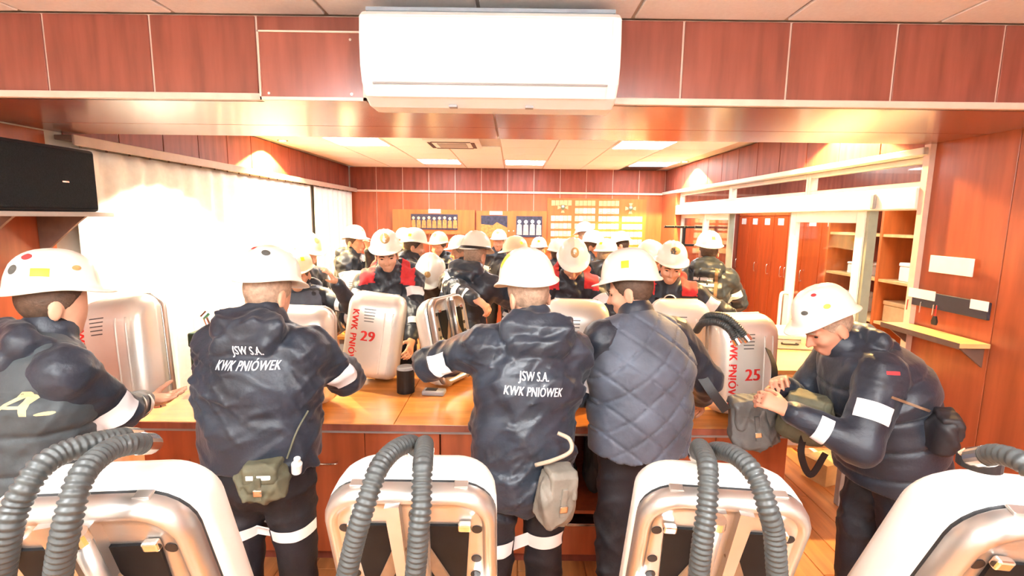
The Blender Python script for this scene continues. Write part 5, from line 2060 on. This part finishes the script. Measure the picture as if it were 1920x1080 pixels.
# ------------------------------------------------------------------ bags, masks and straps
def satchel(name, loc, rot, size, material, label, group=None, flap=.5):
    w, d, hh = size
    t = empty(name, loc, rot)
    tag(t, label, 'bag', group)
    b = Sdf()
    b.rbox((0, 0, hh * .5), (w / 2 - .03, d / 2 - .025, hh / 2 - .03), .03, k=.01)
    b.ell((0, -d * .1, hh * .36), (w * .47, d * .55, hh * .36), k=.05)
    b.obj('body', .0065, material, t, folds(int(w * 1000), .010, .6))
    f = Sdf()
    f.rbox((0, -d / 2 - .002, hh * (1 - flap / 2)), (w / 2 - .02, .004, hh * flap / 2 - .012), .012, k=.01)
    f.rbox((0, -.004, hh * 1.0), (w / 2 - .02, d / 2 - .01, .004), .012, k=.02)
    fo = f.obj('flap', .006, material, t, folds(int(w * 990), .006, .6))
    MB().box((-.011, -d / 2 - .026, hh * (1 - flap) - .055), (.011, -d / 2 - .012, hh * (1 - flap * .45)), .003).build('strap', material, fo)
    MB().box((-.016, -d / 2 - .031, hh * (1 - flap) - .035), (.016, -d / 2 - .02, hh * (1 - flap) - .008), .004).build('buckle', CHROME, fo)
    return t


def strap_obj(pts, w, material, parent, minv=None, name='shoulder_strap', th=.004):
    P = spline(pts, 10)
    mb = MB()
    rings = []
    side_prev = None
    for i, p in enumerate(P):
        t = (P[min(i + 1, len(P) - 1)] - P[max(i - 1, 0)]).normalized()
        v = (p - EYE).normalized()
        s = t.cross(Vector((0, 1, 0)))
        s = s.normalized() if s.length > 1e-4 else Vector((1, 0, 0))
        n = t.cross(s).normalized()
        rings.append([p + s * w / 2 + n * th / 2, p - s * w / 2 + n * th / 2, p - s * w / 2 - n * th / 2, p + s * w / 2 - n * th / 2])
    mb.loft(rings)
    o = mb.build(name, material, parent)
    if minv is not None:
        o.matrix_parent_inverse = minv
    return o


def mtx_of(o):
    return Matrix.Translation(o.location) @ o.rotation_euler.to_matrix().to_4x4()


# belt pouch of the broad man and the white bottle beside it
p = surf(pb, 497, 900, .045)
p.z -= .065
yb = p.y
bp_ = satchel('belt_pouch', p, (0, 0, RAD(4)), (.14, .08, .13), OLIVE, 'olive belt pouch with a metal clasp on the broad man', 'bags worn by the men', .45)
MB().box((-.045, -.058, .092), (.045, -.050, .112), .004).build('clear_window', mat('clear_plastic', (.75, .75, .7), .2, noise=.05), bp_)
strap_obj([surf(pb, 538, 860, .01), surf(pb, 556, 810, .008), surf(pb, 578, 770, .008)], .006, OLIVE, bp_, mtx_of(bp_).inverted(), 'cord')
p = surf(pb, 556, 885, .03)
wbt = empty('white_bottle', p, (RAD(12), RAD(10), 0))
tag(wbt, 'small white bottle clipped to the belt beside the olive pouch', 'bottle')
MB().cyl((0, 0, 0), (0, 0, .04), .018, .02, n=16).cyl((0, 0, .04), (0, 0, .05), .02, .012, n=16).build('body', PLAST_W, wbt, False)
MB().cyl((0, 0, .05), (0, 0, .065), .012, n=14).build('cap', PLAST_W, wbt)
# pouch of the reaching man with a bow handle
p = surf(pc, 1030, 920, .05)
yc = p.y
p = atY(1038, 972, yc)
pp = satchel('belt_bag', p, (0, RAD(6), RAD(20)), (.125, .08, .19), mat('bag_clay', (.24, .22, .185), .6, noise=.2, nscale=15, bump=.2, bscale=60), 'clay grey bag with a curved handle on the hip of the reaching man', 'bags worn by the men', .5)
hp_ = [atY(1004, 872, yc), atY(1040, 862, yc - .02), atY(1070, 846, yc - .02), atY(1068, 824, yc), atY(1046, 812, yc + .02)]
o = MB().tube(spline(hp_, 8), .008, 8).build('handle', mat('handle_tan', (.42, .36, .27), .5, noise=.1), pp, True)
o.matrix_parent_inverse = mtx_of(pp).inverted()
# grey satchel hanging from the quilted vest man
ys = 2.30
p = atY(1412, 832, ys)
gs = satchel('satchel', (p.x, ys, p.z), (0, RAD(-8), RAD(-4)), (.20, .10, .225), BAGG, 'grey satchel with buckled flap hanging in front of the pack numbered 25', 'bags worn by the men', .55)
strap_obj([atY(1312, 700, 2.28), atY(1335, 735, 2.24), atY(1362, 770, 2.23)], .045, BLACK, gs, mtx_of(gs).inverted())
strap_obj([atY(1448, 745, 2.32), atY(1452, 690, 2.42), atY(1440, 655, 2.56)], .035, BLACK, gs, mtx_of(gs).inverted())
# olive bag in the hands of the bending man
yo = 2.16
p = atY(1500, 822, yo)
ob = satchel('olive_bag', (p.x, yo, p.z), (0, RAD(6), RAD(-30)), (.19, .12, .20), OLIVE, 'olive canvas bag held open by the bending man', 'bags worn by the men', .35)
strap_obj([atY(1512, 800, 2.1), atY(1502, 850, 2.08), atY(1520, 890, 2.1), atY(1548, 850, 2.1)], .03, BLACK, ob, mtx_of(ob).inverted())
# hip bag on the back of the bending man
p = surf(pe, 1762, 810, .03)
p.z -= .07
hbg = satchel('hip_bag', p, (0, RAD(-12), RAD(70)), (.12, .06, .15), mat('bag_black', (.02, .02, .025), .55, noise=.2), 'black hip bag with a yellow tag behind the bending man', 'bags worn by the men', .5)
strap_obj([surf(pe, 1672, 745, .006), surf(pe, 1700, 755, .006), surf(pe, 1730, 766, .006), surf(pe, 1755, 775, .01)], .010, STRAPB, hbg, mtx_of(hbg).inverted(), 'cord')
q = surf(pe, 1762, 826, .075)
yt = MB().box((-.01, -.004, -.006), (.01, .004, .006), .002).build('tag', STICK, hbg)
yt.location = mtx_of(hbg).inverted() @ q
# dark bags inside the open cabinet
for k, (x, lab) in enumerate(((.28, 'dark bag inside the open base cabinet next to the reaching man'), (.56, 'dark bag inside the open base cabinet next to the quilted vest'))):
    satchel('dark_bag', (x, 2.85, .338), (0, 0, RAD(10 * k)), (.20, .16, .3), MATS['bag_black'], lab, 'bags stored under the counter')
# breathing mask hanging on the chest of the man at the right
mk = empty('breathing_mask', pi_['world'](pi_['J']['chest'] + np.array([0, .19, .07])), (RAD(-20), 0, RAD(-10)))
tag(mk, 'black breathing mask with a silver ring on the chest of the man with red shoulders', 'mask')
ms = Sdf()
ms.ell((0, 0, 0), (.062, .045, .055), k=.01)
ms.cap((-.06, .02, .0), (-.09, .03, .02), .02, .014, k=.02)
ms.cap((.06, .02, .0), (.09, .03, .02), .02, .014, k=.02)
ms.obj('shell', .006, BLACK, mk)
ring = [(.042 * math.cos(a), -.042, .038 * math.sin(a)) for a in [2 * math.pi * i / 24 for i in range(24)]]
MB().tube(ring, .006, 8, True).build('ring', CHROME, mk, True)
MB().cyl((.06, -.03, -.02), (.075, -.06, -.03), .022, n=16).build('valve', PLAST_W, mk)
# grey chest unit of the man in the open vest
cu2 = empty('chest_unit', pf['world'](pf['J']['chest'] + np.array([.0, .20, .03])), (RAD(-12), 0, RAD(12)))
tag(cu2, 'grey harness block on the chest of the man in the open blue vest', 'harness')
MB().box((-.085, -.03, -.09), (.085, .03, .04), .015).build('body', PLAST_G, cu2)
MB().box((-.095, -.035, .02), (.095, .0, .05), .008).build('collar_bar', SILVER, cu2)
